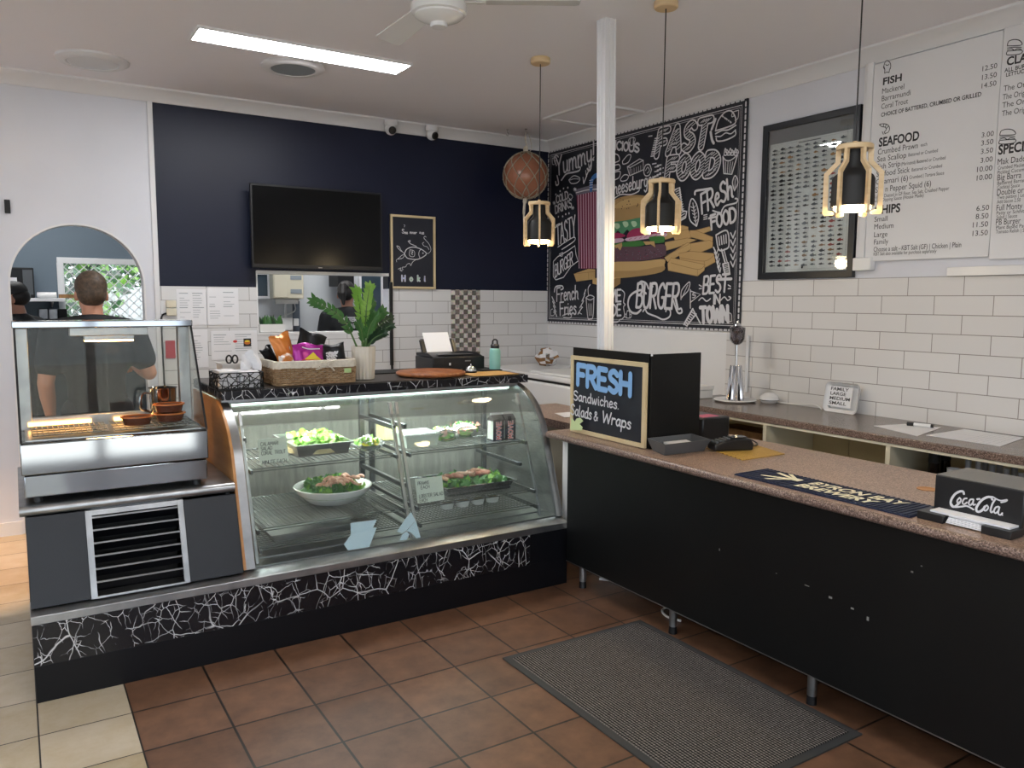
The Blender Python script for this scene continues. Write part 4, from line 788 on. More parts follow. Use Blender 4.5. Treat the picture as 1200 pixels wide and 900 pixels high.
# hatched block headline
ht(Z1,'FAST',(652,412),(945,352),(676,270),.064,dark=1,hatch=0,gap=.26); ht(Z1,'FOOD',(712,548),(1000,520),(728,432),.064,dark=1,hatch=0,gap=.26)
for k in range(10): pl(Z1,[(608+(k*37)%40,300+k*13),(628+(k*37)%40,297+k*13)],.009); pl(Z1,[(630+(k*29)%44,462+k*9),(652+(k*29)%44,458+k*9)],.009)
pl(Z1,[(1000,268),(1018,205),(1060,156),(1100,158),(1114,225),(1000,268)],.010); pl(Z1,[(1000,285),(1040,265),(1075,262),(1120,235)],.010); pl(Z1,[(1000,300),(1030,300),(1060,280),(1090,285),(1118,262)],.008); pl(Z1,[(1004,310),(1012,328),(1060,322),(1114,295),(1118,270)],.010)
for k in range(9): A.dot(Z1(1040+(k*23)%55,180+(k*17)%40),.006)
pl(Z1,[(1000,200),(985,240),(978,258)],.02); pl(Z1,[(972,275),(980,320),(990,340)],.02)
pl(Z1,[(1044,418),(1050,518),(1096,522),(1130,408)],.010,sm=False); pl(Z1,[(1044,418),(1060,440),(1090,440),(1130,408)],.008)
for k in range(4): pl(Z1,[(1060+k*14,450),(1060+k*10,515)],.005)
for k in range(8): pl(Z1,[(1050+k*10,410-(k%2)*18),(1058+k*10,370+(k%3)*8),(1066+k*10,408-(k%2)*10),(1050+k*10,410-(k%2)*18)],.007)
pl(Z1,[(1112,618),(1100,570),(1116,530),(1132,570),(1112,618)],.009); pl(Z1,[(1114,600),(1116,550)],.006)
ht(Z1,'FReSh',(922,752),(1100,655),(915,640),.018); pl(Z1,[(880,640),(885,620),(930,612),(975,605)],.016); pl(Z1,[(985,735),(1030,748),(1040,730),(1060,706),(1120,690),(1130,668),(1116,664)],.011)
ht(Z1,'FOOD',(978,845),(1122,796),(972,765),.018); pl(Z1,[(962,780),(1010,770)],.014)
for k in range(3): pl(Z1,[(932,762+k*12),(952,758+k*12)],.007)
pl(Z1,[(890,826),(852,790),(846,720),(862,665),(890,700),(902,770),(890,826)],.010); pl(Z1,[(888,820),(868,690)],.008)
for k in range(5): pl(Z1,[(873+k*3,720+k*20),(856+k*5,712+k*20)],.006); pl(Z1,[(873+k*3,720+k*20),(884+k*3,706+k*20)],.006)
pl(Z1,[(760,615),(790,600),(806,735),(832,740),(826,775),(785,798)],.014,sm=False)
for k in range(12): pl(Z1,[(768+k*3,625+k*14),(795+k*2.6,612+k*14)],.006)
pl(Z2,[(1004,178),(1068,152),(1080,238),(1056,262),(1020,262),(1004,178)],.011)
for k in range(4): pl(Z2,[(1020+k*14,190-k*5),(1026+k*13,236-k*4)],.010)
pl(Z2,[(1036,262),(1058,342)],.012); pl(Z2,[(1050,262),(1070,338)],.008); pl(Z2,[(1044,348),(1076,340),(1086,408),(1058,416),(1044,348)],.012,sm=False)
for k in range(6): pl(Z2,[(1052+k*1.5,360+k*9),(1076+k*1.5,352+k*9)],.005)
for k in range(5): pl(Z2,[(1090,165+k*42),(1104,195+k*42)],.010); pl(Z2,[(1118,155+k*42),(1104,195+k*42)],.010); pl(Z2,[(990+k*6,250+k*28),(1006+k*5,285+k*27)],.011); pl(Z2,[(1016+k*4,262+k*27),(1008+k*5,288+k*27)],.008)
A.b.obj('chalk_lettering',['chalk','cboard'],ps,fix=False)

# framed chart of fishes
fp_=thing('fish_chart','black-framed chart of many small fishes between the poster and the menu','framed chart',(RX-.015,3.24,1.702)); y0,y1,z0,z1=2.892,3.592,1.702,2.686; x=RX-.03
b=B(); t=.042
for p,q,p2,q2 in (((y0,z0),(y1,z0),(y0+t,z0+t),(y1-t,z0+t)),((y1,z0),(y1,z1),(y1-t,z0+t),(y1-t,z1-t)),((y1,z1),(y0,z1),(y1-t,z1-t),(y0+t,z1-t)),((y0,z1),(y0,z0),(y0+t,z1-t),(y0+t,z0+t))): b.prism([p,q,q2,p2],'x',x,RX-.001)
b.obj('frame',mat('black_frame','14181F',.3),fp_,bevel=.003)
box(RX-.012,y0+t,z0+t,RX-.006,y1-t,z1-t,0).obj('mount',mat('mount_grey','7C7F84',.6),fp_); box(RX-.0135,y0+t+.012,z0+t+.004,RX-.012,y1-t-.012,z1-t-.085).obj('sheet',mat('chart_paper','E2E6E6',.6),fp_)
A=wall_art(RX-.0135); FC=[mat('fish_dark','33373C',.6),mat('fish_grey','5A6066',.6),mat('fish_red','9C4A46',.6),mat('fish_black','17191C',.6),mat('fish_tan','8A6A44',.6),mat('fish_blue','3A4870',.6)]; random.seed(11)
a0,a1=-(y1-t-.03),-(y0+t+.03); b0,b1=z0+t+.03,z1-t-.115; nr,ncol=27,9
A.line([(a0-.008,b0-.012),(a1+.008,b0-.012),(a1+.008,b1+.02),(a0-.008,b1+.02)],.0016,1,closed=True,sm=False); A.line([(a0+.2,b1+.012),(a1-.2,b1+.012)],.006,1)
for r in range(nr):
    for k in range(ncol):
        if 2<r<20 and 3<=k<=6 and random.random()<.06: continue
        cx=a0+(k+.5)*(a1-a0)/ncol+random.uniform(-.004,.004); cy=b0+(r+.5)*(b1-b0)/nr+random.uniform(-.003,.003); L=random.uniform(.017,.026); H=random.uniform(.004,.0085); mi=random.choice((0,0,1,1,1,3,3,4)) if (k<3 or k>5) else random.choice((0,1,1,1,4))
        if (k>6 or (k in(1,2) and r<4)) and random.random()<.22: mi=random.choice((2,2,5))
        body=[(cx-L,cy),(cx-L*.5,cy+H),(cx,cy+H*1.1),(cx+L*.6,cy+H*.35),(cx+L,cy+H*.9),(cx+L*.88,cy),(cx+L,cy-H*.9),(cx+L*.6,cy-H*.35),(cx,cy-H),(cx-L*.5,cy-H*.9)]
        A.fill(body,mi); A.fill([(cx-L*.3,cy+H),(cx,cy+H*1.7),(cx+L*.3,cy+H*.7)],mi)
A.dot(((a0+a1)/2,b0-.002),.008,3)
A.b.obj('fish_print',FC,fp_,fix=False)
box(x+.006,y0+t-.004,z0+t-.004,x+.009,y1-t+.004,z1-t+.004).obj('cover_glass',glass('picture_glass',(.96,.97,.97),.8),fp_)

# wall menu boards
def menu(name,lab,y0,y1,z0,z1,items):
    t=thing(name,lab,'menu board',(RX-.02,(y0+y1)/2,z0),'wall menu boards'); x=RX-.026
    box(x,y0,z0,RX-.004,y1,z1).obj('board','white',t,bevel=.002); A=wall_art(x)
    for it in items: it(A)
    A.b.obj('print',['ink'],t,fix=False); return t
mx=RX-.026
def mt(txt,u0,v0,u1,v1,cap,bold=0,align='l'):
    """menu line measured on the photo: baseline ends (u0,v0)-(u1,v1), capital height in photo pixels"""
    def f(A):
        p=Vector(A.to(pt(u0,v0,0,mx))); q=Vector(A.to(pt(u1,v1,0,mx))); tp=Vector(A.to(pt(u0,v0-cap,0,mx))); write(A,txt,p,tp.y-p.y,width=(q.x-p.x),bold=bold)
    return f
def mr(txt,u1,v1,cap):
    def f(A):
        q=Vector(A.to(pt(u1,v1,0,mx))); tp=Vector(A.to(pt(u1,v1-cap,0,mx))); write(A,txt,q,tp.y-q.y,align='r')
    return f
def mi_(Z,strokes,w=.004):
    def f(A):
        for s_ in strokes: A.line([A.to(pt(Z[0]+u/Z[2],Z[1]+v/Z[2],0,mx)) for u,v in s_],w)
    return f
ZA=(1000,20,6); ZB=(1000,150,6)
i1=[mt('FISH',1034.7,99.7,1056.7,95,8,.03),mt('Mackerel',1033.8,110,1059.5,104.5,6.2),mt('Barramundi',1033.3,118.8,1067,112.2,6.2),mt('Coral Trout',1032.8,128,1064,121,6.2),mt('CHOICE OF BATTERED, CRUMBED OR GRILLED',1032.5,137,1150,113,4.6,.018),
 mr('12.50',1168.5,79.5,6),mr('13.50',1168,90,6),mr('14.50',1167.5,100,6),
 mt('SEAFOOD',1029.7,172,1077,165,10,.03),mt('Crumbed Prawn',1028.7,181.3,1075.5,175,6.6),mt('each',1079,171.8,1086.5,170.5,4),mt('Sea Scallop',1028,190,1062,184.5,6.4),mt('Battered or Crumbed',1064.5,183.5,1099,177,4),
 mt('Fish Strip',1027.5,198.7,1055,194,6.4),mt('(Marinated) Battered or Crumbed',1056,194.2,1108,185.3,4),mt('Seafood Stick',1027,207.3,1066,201.7,6.4),mt('Battered or Crumbed',1068.5,201,1104,194,4),mt('Calamari (6)',1026.3,216.5,1064,210.5,6.4),mt('Crumbed | Tartare Sauce',1065.7,209.8,1106.5,203,4),
 mt('Salt n Pepper Squid (6)',1025.9,226,1091,217.5,6.6),mt('Lightly Dusted in GF flour, Sea Salt, Crushed Pepper',1025.2,232.5,1112.5,219.5,4),mt('Lime Dipping Sauce (House Made)',1025.2,237,1082.5,228.5,4),
 mr('3.00',1164.5,159,6),mr('3.50',1164,168.5,6),mr('3.50',1163.6,178.5,6),mr('3.00',1163.2,189,6),mr('10.00',1162.8,199.5,6.2),mr('10.00',1162.4,209.5,6.2),
 mt('CHIPS',1025,251,1055,247.6,9.6,.03),mt('Small',1024.7,260,1040,257.6,6),mt('Medium',1024.5,268.7,1047,266.3,6),mt('Large',1024.3,278,1040,275.5,6),mt('Family',1024.2,286.6,1041,284,6),mt('Choose a salt - KBT Salt (GF) | Chicken | Plain',1023.8,295,1126.5,288,5.6),mt('KBT Salt also available for purchase separately',1023.8,299.6,1097.5,295,4),
 mr('6.50',1159,246,6.2),mr('8.50',1158.3,255.6,6.2),mr('11.50',1157.8,265.3,6.2),mr('13.50',1157.5,275.4,6.2),
 mi_(ZA,[[(215,345),(225,315),(240,306),(258,320),(264,345),(256,368),(252,390)],[(215,345),(222,370),(220,395)],[(220,395),(236,388),(252,390)],[(228,335),(240,340),(252,332)],[(212,350),(218,365)],[(264,345),(260,366)]]),
 mi_(ZA,[[(184,756),(215,750),(245,760),(256,785),(245,810),(225,818)],[(184,756),(200,770),(225,775),(232,790),(222,805)],[(215,752),(212,770)],[(232,755),(226,774)],[(248,768),(234,782)],[(205,806),(212,824)],[(218,806),(224,822)],[(184,756),(194,752)]])]
bur=lambda x0,y0,x1,y1:[[(x0,y0+.42*(y1-y0)),(x0+.1*(x1-x0),y0+.12*(y1-y0)),(x0+.5*(x1-x0),y0),(x0+.9*(x1-x0),y0+.08*(y1-y0)),(x1,y0+.36*(y1-y0)),(x0,y0+.42*(y1-y0))],[(x0,y0+.55*(y1-y0)),(x0+.5*(x1-x0),y0+.5*(y1-y0)),(x1,y0+.5*(y1-y0))],[(x0,y0+.68*(y1-y0)),(x0+.3*(x1-x0),y0+.6*(y1-y0)),(x0+.5*(x1-x0),y0+.7*(y1-y0)),(x0+.7*(x1-x0),y0+.6*(y1-y0)),(x1,y0+.63*(y1-y0))],[(x0,y0+.76*(y1-y0)),(x0,y1),(x0+.9*(x1-x0),y0+.94*(y1-y0)),(x1,y0+.7*(y1-y0)),(x0,y0+.76*(y1-y0))]]
i2=[mi_(ZA,bur(1083,158,1182,266)),mt('CLASSIC BURGERS',1179.5,77,1292,58,9.4,.03),mt('ALL BURGERS COME WITH',1177,85,1258,71,4.6,.015),mt('LETTUCE, TOMATO AND SAUCE',1179,90,1270,75,4.4,.015)]
for k,(u,v) in enumerate(((1176,107),(1175,117),(1174.4,126.5),(1174,136.3))): i2.append(mt('The Original '+('Beef','Chicken','Fish','Veggie')[k],u,v,u+62,v-9.5,6.4))
i2+=[mi_(ZB,bur(1030,8,1136,112)),mt('SPECIALTY',1169.7,181.2,1232,173,11,.03),mt('Mak Daddy',1169,193.2,1206,188,7),mt('Crumbed Mackerel, Cheese',1169.3,199,1222,191,4.2),mt('Pickled Cucumber',1169,204.3,1208,198.7,4.2),mt('Big Barra',1168.7,211.6,1197,207,7),mt('Battered Barramundi',1168.8,216.8,1212,211,4.2),mt('Cocktail Sauce',1168.7,221.8,1195,218,4.2),mt('Double or Nothing',1168.2,229,1228,222,7),mt('Two patties | Loaded',1168.5,233.5,1210,229,4.2),mt('Add bacon 2.50',1168.3,238.7,1196,235.7,4.2),mt('Full Monty',1167.7,247,1198,243,7),mt('Patty or Schnitzel',1167.8,251.8,1206,247.5,4.2),mt('Salad | Sauce',1167.7,256.6,1192,254,4.2),mt('PB Burger',1167,263.8,1196,260.5,7),mt('Plant Based Patty',1167.2,268.8,1206,265,4.2),mt('Tomato Relish | Salad',1167,273.8,1208,270.2,4.2)]
menu('menu_board','white wall menu board listing fish, seafood and chips',2.133,2.82,1.79,2.885,i1)
menu('menu_board','white wall menu board with burger drawings at the right edge of the photo',1.42,2.131,1.775,2.893,i2)
b=B().box(RX-.032,2.822,1.80,RX-.002,2.862,2.90); b.box(RX-.02,2.866,1.80,RX-.002,2.884,2.90); tag(b.obj('cable_trunking','white',bevel=.003),'white vertical cable trunking between the fish chart and the menu','trunking')
p=pt(1012,309,0,RX-.03); tag(box(RX-.05,p.y-.055,p.z-.04,RX-.002,p.y+.06,p.z+.035).obj('power_box','gloss_white',bevel=.006),'small white power box on the wall below the fish chart corner','power box')
p=pt(1112,317,0,RX-.02); q=pt(1200,313,0,RX-.02); b=B().prism([(p.y,p.z-.03),(p.y,p.z+.016),(q.y-.6,q.z+.012),(q.y-.6,q.z-.035)],'x',RX-.04,RX-.002); tag(b.obj('rail','gloss_white',bevel=.002),'white rail on the wall under the burger menu board','rail')
# ================================================================== goods inside the glass case
def at(u,v,z): p=pt(u,v,2,z); return p
def pan_open(x0,x1,y0,y1,z0,z1,rim=.012,tp=.012):
    b=B(); o=[(x0,y0),(x1,y0),(x1,y1),(x0,y1)]; bt=[(x0+tp,y0+tp),(x1-tp,y0+tp),(x1-tp,y1-tp),(x0+tp,y1-tp)]; r=[(x0-rim,y0-rim),(x1+rim,y0-rim),(x1+rim,y1+rim),(x0-rim,y1+rim)]
    V=[(*p,z0) for p in bt]+[(*p,z1) for p in o]+[(*p,z1) for p in r]+[(*p,z1-.006) for p in r]+[(p[0]*1,p[1],z0-.001) for p in bt]; f=[(0,1,2,3)]
    for k in range(4):
        j=(k+1)%4; f+=[(k,j,4+j,4+k),(4+k,4+j,8+j,8+k),(8+k,8+j,12+j,12+k)]
    b.add(V,f); return b
def leaves(b,x0,x1,y0,y1,z,h,n,s,mi,seed):
    random.seed(seed)
    for k in range(n):
        c=Vector((random.uniform(x0,x1),random.uniform(y0,y1),z+random.uniform(0,h))); u=Vector((random.gauss(0,1),random.gauss(0,1),random.gauss(0,.6))).normalized(); w_=u.orthogonal().normalized(); q=u.cross(w_); m=7
        V=[c]; 
        for j in range(m):
            a=2*PI*j/m; V.append(c+(u*math.cos(a)+w_*math.sin(a))*s*random.uniform(.7,1.2)+q*s*.35*math.sin(3*a+k))
        b.add(V,[(0,1+j,1+(j+1)%m) for j in range(m)],random.choice(mi) if isinstance(mi,(list,tuple)) else mi,True)
t=thing('salad_tray','steel tray of shredded lettuce on the top left shelf of the glass case','food tray',(1.29,3.99,.779)); b=pan_open(1.145,1.425,3.80,4.17,.780,.842); b.obj('tray','steel',t,fix=False)
b=B(); 
for k in range(1): b.lathe([(.0,.826),(.10,.824),(.155,.812),(.16,.79)],(1.285,3.98,0),28,0,sq=1.15)
b.obj('slaw','rice',t,fix=False)
b=B(); leaves(b,1.19,1.40,3.86,4.10,.822,.035,130,.026,(0,0,1),2); b.obj('shredded_lettuce',['lettuce','leafl'],t,fix=False)
t=thing('lemon_dish','small glass dish of lemon wedges and leaves beside the lettuce tray','dish',(1.50,3.83,.779)); c=(1.53,3.83,0)
B().lathe([(.04,.780),(.055,.785),(.085,.812),(.088,.815),(.083,.812),(.053,.789),(0,.786)],c,26,sq=.9).obj('dish','film',t,fix=False)
b=B()
for x,y,a in ((1.505,3.82,.4),(1.555,3.80,-.5),(1.53,3.87,1.2)): b.join(B().lathe([(0,0),(.026,.0),(.028,.008),(.0,.03)],(0,0,0),12).xf(Matrix.Translation((x,y,.815))@Matrix.Rotation(a,4,'Z')@Matrix.Rotation(.9,4,'Y')))
b.obj('lemon_wedge','lemon',t,fix=False); b=B(); leaves(b,1.48,1.58,3.78,3.87,.812,.03,30,.026,(0,1),5); b.obj('garnish',['lettuce','paper'],t,fix=False)
t=thing('prawn_platter','large white bowl of prawns on green leaves in the left of the case','platter',(1.36,3.92,.519)); c=(1.36,3.90,0); SQ=1.0
B().lathe([(.10,.520),(.125,.522),(.185,.575),(.20,.600),(.197,.603),(.18,.578),(.12,.53),(0,.528)],c,40,sq=SQ).obj('bowl','gloss_white',t,fix=False)
b=B(); b.lathe([(0,.60),(.1,.592),(.165,.575),(.17,.56)],c,30); leaves(b,1.25,1.47,3.76,4.05,.59,.03,170,.024,(0,0,1),8); b.obj('salad_leaves',['lettd','lettuce'],t,fix=False)
random.seed(9); 
for k in range(44):
    a=random.uniform(0,6.28); r=random.uniform(0,.115); cx=1.375+r*math.cos(a); cy=3.845+r*math.sin(a)*.75; z=.622+random.uniform(0,.022); h=random.uniform(0,6.28); R=random.uniform(.018,.026)
    pts=[Vector((cx,cy,z))+Vector((math.cos(h+q*.55)*R,math.sin(h+q*.55)*R,.006*math.sin(q))) for q in range(7)]
    b=B().tube(pts,[.005,.0085,.0095,.009,.0075,.006,.003],8); b.obj('prawn','prawn',t)
# paper price cards standing on the shelves
def card(x0,x1,y,z0,z1,lab,lines,seed):
    t=thing('price_card',lab,'price card',((x0+x1)/2,y,z0),'handwritten price cards in the glass case'); b=B().add([(x0,y,z0),(x1,y,z0),(x1,y+.03,z1),(x0,y+.03,z1),(x0,y+.0012,z0),(x1,y+.0012,z0),(x1,y+.0312,z1),(x0,y+.0312,z1)],[(0,1,2,3),(4,7,6,5),(0,4,5,1),(3,2,6,7),(0,3,7,4),(1,5,6,2)]); b.obj('card',mat('card_stock','D4DCD2',.6),t)
    ey=Vector((0,.03,z1-z0)).normalized(); A=Art((x0,y,z0),(1,0,0),ey,Vector((0,-(z1-z0),.03)).normalized()); 
    for k,l in enumerate(lines): hand(A,l,(.012,(z1-z0)-.03-k*.022),.017,.0022,0,width=min(.9*(x1-x0),len(l)*.0105),slant=.1)
    A.b.obj('handwriting','ink',t,fix=False)
card(.955,1.095,3.765,.781,.893,'handwritten price card left of the lettuce tray, top shelf',['CALAMARI','SALAD','CORAL TROUT','','MINUTE EACH'],1)
card(1.705,1.86,3.61,.520,.642,'handwritten price card left of the foil meat tray, middle shelf',['PRAWNS','  EACH','','LOBSTER SALAD','EACH'],2)
# milk cartons
def carton(x,y,lab):
    t=thing('milk_carton',lab,'milk carton',(x,y,.781),'drink cartons on the top right shelf'); w2,d2=.034,.034; z0=.782
    b=box(x-w2,y-d2,z0,x+w2,y+d2,z0+.118,0); b.prism([(y-d2,z0+.118),(y+d2,z0+.118),(y+.004,z0+.142),(y-.004,z0+.142)],'x',x-w2,x+w2,0); b.box(x-w2,y-.003,z0+.142,x+w2,y+.003,z0+.155,1); b.box(x-w2-.0006,y-d2+.004,z0+.008,x-w2,y+d2-.004,z0+.11,2); b.obj('carton',['black_box','paper','cardw'],t)
    A=Art((x,y-d2,z0),(1,0,0),(0,0,1),(0,-1,0)); A.fill([(-.02,.006),(.022,.006),(.022,.114),(-.02,.114)],2); 
    for k,ch in enumerate('MOVE'): hand(A,ch,(.014,.010+k*.026),.028,.0085,1,width=.018,xdir=(0,1),ydir=(-1,0))
    for k,ch in enumerate('MOVE'): hand(A,ch,(.014,.010+k*.026),.028,.0045,0,width=.018,xdir=(0,1),ydir=(-1,0))
    A.b.obj('print',['redp','paper','black_box'],t,fix=False)
M['black_box']=mat('dark_carton','2A2026',.4); M['cardw']=mat('carton_side','C9CFC6',.5)
carton(2.245,3.735,'left dark drink carton with red vertical lettering in the glass case'); carton(2.322,3.735,'right dark drink carton with red vertical lettering, nearest the steel end')
def wrap(x,y,lab,sd):
    t=thing('salad_wrap',lab,'salad pack',(x,y,.781),'plastic packed salads on the top right shelf'); b=B(); random.seed(sd); b.ell((x,y,.808),(.072,.055,.026),20,10,0); leaves(b,x-.055,x+.055,y-.04,y+.04,.812,.035,50,.028,(1,1,2,3),sd); b.obj('salad',['lettuce','lettd','lettuce','ham'],t,fix=False)
    b=B(); b.ell((x,y,.818),(.084,.07,.044),22,12); b.v=[Vector((p.x,p.y,max(p.z,.7815))) for p in b.v]; b.obj('clear_lid','film',t,fix=False)
wrap(1.995,3.86,'plastic packed green salad beside the white tub',3); wrap(2.15,3.92,'plastic packed salad with red filling beside the cartons',6)
b=B(); t=thing('food_tub','frosted white lidded tub at the left of the top right shelf','tub',(1.80,3.83,.781)); b=pan_open(1.705,1.90,3.745,3.92,.782,.845,.006,.01); b.obj('tub',mat('frosted_plastic','CDD6CE',.4),t,fix=False); box(1.70,3.74,.845,1.905,3.925,.853).obj('lid','film',t,bevel=.003)
t=tag(box(1.70,4.02,.781,1.79,4.14,.875).obj('cheese_block',noisy('pale_cheese','D8D28A','E4E0A8',12,.5),bevel=.006),'pale yellow cheese block behind the white tub','cheese')
t=thing('meat_tray','foil tray of sliced cold meats and salad on the middle right shelf','food tray',(2.06,3.80,.519)); b=pan_open(1.885,2.30,3.63,3.95,.521,.572,.014,.016); b.obj('foil_tray','steelm',t,fix=False)
b=B(); b.box(1.90,3.645,.525,2.285,3.935,.552,0); leaves(b,1.91,2.27,3.66,3.92,.555,.03,90,.03,(0,0,1),4); b.obj('salad_leaves',['lettd','lettuce'],t,fix=False)
random.seed(3)
for k in range(9):
    x,y=1.98+.03*k,3.78+.02*math.sin(k*2); h=random.uniform(0,3); p=[Vector((x,y,.575))+Vector((math.cos(h+q*.7)*.045,math.sin(h+q*.7)*.035,.02*math.sin(q*.5)+.006*k%.02)) for q in range(6)]; B().tube(smooth(p,3),[.011]*16,8).obj('meat_slice','ham' if k%3 else 'prawn',t)
for k in range(4):
    x=1.93+k*.095; t=thing('dip_pot',['leftmost white dip pot under the foil tray','second white dip pot from the left under the foil tray','third white dip pot from the left under the foil tray','rightmost white dip pot under the foil tray'][k],'pot',(x,3.72,.439),'dip pots on the lower right shelf'); B().lathe([(.032,.440),(.04,.472),(.042,.474),(.038,.474),(.03,.444),(0,.444)],(x,3.72,0),20).obj('cup','white_plastic',t,fix=False); B().lathe([(0,.468),(.038,.468)],(x,3.72,0),20).obj('dip','rice',t,fix=False)
t=tag(pan_open(.96,1.44,3.585,4.05,.441,.478,.012,.01).obj('baking_tray','steel',fix=False),'empty long steel tray on the lowest left shelf','tray')

# ================================================================== goods in the hot display
def foodpot(x,y,z,lab):
    t=thing('food_basket',lab,'food basket',(x,y,z),'amber baskets in the hot display'); B().lathe([(.045,z+.001),(.052,z+.004),(.060,z+.034),(.057,z+.034),(.048,z+.008),(0,z+.006)],(x,y,0),26,sq=.8).obj('basket','brown_box',t,fix=False); B().lathe([(.058,z+.034),(.066,z+.034),(.066,z+.04),(.056,z+.04)],(x,y,0),26,closed=True,sq=.8).obj('rim','amber',t)
foodpot(.568,3.76,1.015,'lower amber plastic basket at the right of the hot display'); foodpot(.566,3.762,1.056,'upper amber plastic basket stacked at the right of the hot display'); foodpot(.430,3.72,1.015,'amber plastic basket left of the stacked pair in the hot display')
t=thing('steel_jug','polished steel jug at the right rear of the hot display','jug',(.56,3.88,1.013)); c=(.56,3.882,0)
B().lathe([(.050,1.014),(.054,1.018),(.058,1.15),(.062,1.156),(.056,1.15),(.05,1.02),(0,1.02)],c,30).obj('body','steelm',t,fix=False); B().tube(smooth([(.504,3.872,1.135),(.47,3.868,1.13),(.465,3.868,1.07),(.508,3.872,1.045)],5),.006,8).obj('handle','steelm',t)

# ================================================================== things on the case top
T=1.1265
t=thing('napkin_basket','black laser-cut metal basket of paper napkins at the left of the case top','basket',(.915,3.98,T)); X0,X1,Y0_,Y1_,H=.802,1.018,3.895,4.07,.078
def lattice(o,u,v,nu,nv,seed):
    random.seed(seed); b=B(); P=[[o+u*((i+(random.uniform(-.32,.32) if 0<i<nu else 0))/nu)+v*((j+(random.uniform(-.32,.32) if 0<j<nv else 0))/nv) for j in range(nv+1)] for i in range(nu+1)]
    for i in range(nu+1):
        for j in range(nv+1):
            for di,dj in ((1,0),(0,1),(1,1 if (i+j)%2 else -1)):
                a,c=i+di,j+dj
                if 0<=a<=nu and 0<=c<=nv and (random.random()<.8 or j in(0,nv)): b.cyl(P[i][j],P[a][c],.0022 if 0<j<nv else .003,n=4)
    return b
b=B()
for o,u,n_,sd in ((Vector((X0,Y0_,T)),Vector((X1-X0,0,0)),9,1),(Vector((X0,Y1_,T)),Vector((X1-X0,0,0)),9,2),(Vector((X0,Y0_,T)),Vector((0,Y1_-Y0_,0)),7,3),(Vector((X1,Y0_,T)),Vector((0,Y1_-Y0_,0)),7,4)): b.join(lattice(o,u,Vector((0,0,H)),n_,4,sd))
b.box(X0,Y0_,T,X1,Y1_,T+.003); b.obj('basket','blackm',t)
def napkin(x0,x1,y0,y1,z0,z1,lab,m='paper'): return tag(box(x0,y0,z0,x1,y1,z1).obj('napkin_stack',m,bevel=.003),lab,'napkins','paper in the napkin basket')
napkin(.815,.905,3.91,4.05,T+.004,T+.088,'left folded paper napkin stack in the black basket'); napkin(.915,1.005,3.91,4.05,T+.004,T+.082,'right folded paper napkin stack in the black basket')
b=B(); random.seed(2); g=[]
for i in range(9):
    for j in range(9):
        u=i/8-.5; v=j/8; g.append((.985+u*.085*(1.25-.5*abs(v-.45)),3.99+.02*math.sin(u*9+v*4)+.012*v,T+.085+v*.085+.012*math.cos(u*8)))
b.add(g,[(i*9+j,i*9+j+1,(i+1)*9+j+1,(i+1)*9+j) for i in range(8) for j in range(8)],0,True); tag(b.obj('tissue','paper',fix=False),'white tissue sheet pulled up from the napkin basket','tissue')
t=thing('cutlery_box','white box behind the napkin basket holding scissors','box',(.96,4.2,T)); b=pan_open(.88,1.06,4.14,4.28,T+.001,T+.105,.004,.004); b.obj('box','white_plastic',t,fix=False)
t=thing('scissors','black-handled scissors standing in the white box behind the napkins','scissors',(.93,4.17,T+.02)); 
for s_ in (-1,1): B().tube([Vector((.935+.015*s_+.013*math.cos(a),4.17,T+.125+.02*math.sin(a))) for a in [2*PI*k/14 for k in range(14)]],.0045,7,closed=True).obj('handle','black_plastic',t); B().prism([(.932+.012*s_,T+.108),(.938+.008*s_,T+.108),(.936,T+.02)],'y',4.168,4.172).obj('blade','chrome',t)
# wicker basket
t=thing('wicker_basket','wicker basket with cream linen liner and bow, full of chip bags','basket',(1.29,4.06,T)); X0,X1,Y0_,Y1_=1.088,1.50,3.92,4.20
def rrect(x0,x1,y0,y1,r,n=5):
    out=[]
    for cx,cy,a in ((x1-r,y1-r,0),(x0+r,y1-r,90),(x0+r,y0+r,180),(x1-r,y0+r,270)):
        for k in range(n+1): q=math.radians(a+90*k/n); out.append((cx+r*math.cos(q),cy+r*math.sin(q)))
    return out
def perim(poly,step):
    out=[];n=len(poly)
    for i in range(n):
        a,b_=Vector(poly[i]),Vector(poly[(i+1)%n]); L=(b_-a).length; m=max(1,round(L/step))
        for k in range(m): out.append(a+(b_-a)*k/m)
    return out
b=B(); base=perim(rrect(X0,X1,Y0_,Y1_,.03),.021); nb=len(base); ctr=Vector(((X0+X1)/2,(Y0_+Y1_)/2))
for r in range(9):
    z=T+.007+r*.0105; g=1+.02*r/8; pts=[]
    for k,p in enumerate(base): d=(p-ctr)*g; nn=(p-ctr).normalized()*(.0062 if (k+r)%2 else -.0062); q=ctr+d+nn; pts.append((q.x,q.y,z))
    b.tube(pts,.0048,5,closed=True)
for k in range(0,nb): p=base[k]; d=ctr+(p-ctr)*1.01; b.cyl((d.x,d.y,T+.001),(d.x,d.y,T+.10),.0025,n=4)
b.prism([tuple(q) for q in rrect(X0,X1,Y0_,Y1_,.03)],'z',T+.001,T+.008); b.obj('weave','wick',t)
o=rrect(X0-.012,X1+.012,Y0_-.012,Y1_+.012,.036); i2_=rrect(X0+.004,X1-.004,Y0_+.004,Y1_-.004,.03); n=len(o); V=[(p[0],p[1],T+.086+.003*math.sin(k*2.3)) for k,p in enumerate(o)]+[(p[0],p[1],T+.122+.002*math.sin(k*1.7)) for k,p in enumerate(o)]+[(p[0],p[1],T+.124) for p in i2_]+[(p[0],p[1],T+.03) for p in i2_]
B().add(V,[(a*n+k,a*n+(k+1)%n,(a+1)*n+(k+1)%n,(a+1)*n+k) for a in range(3) for k in range(n)],0,True).obj('liner','linen',t,fix=False)
b=B(); bx=1.345; yy=Y0_-.016
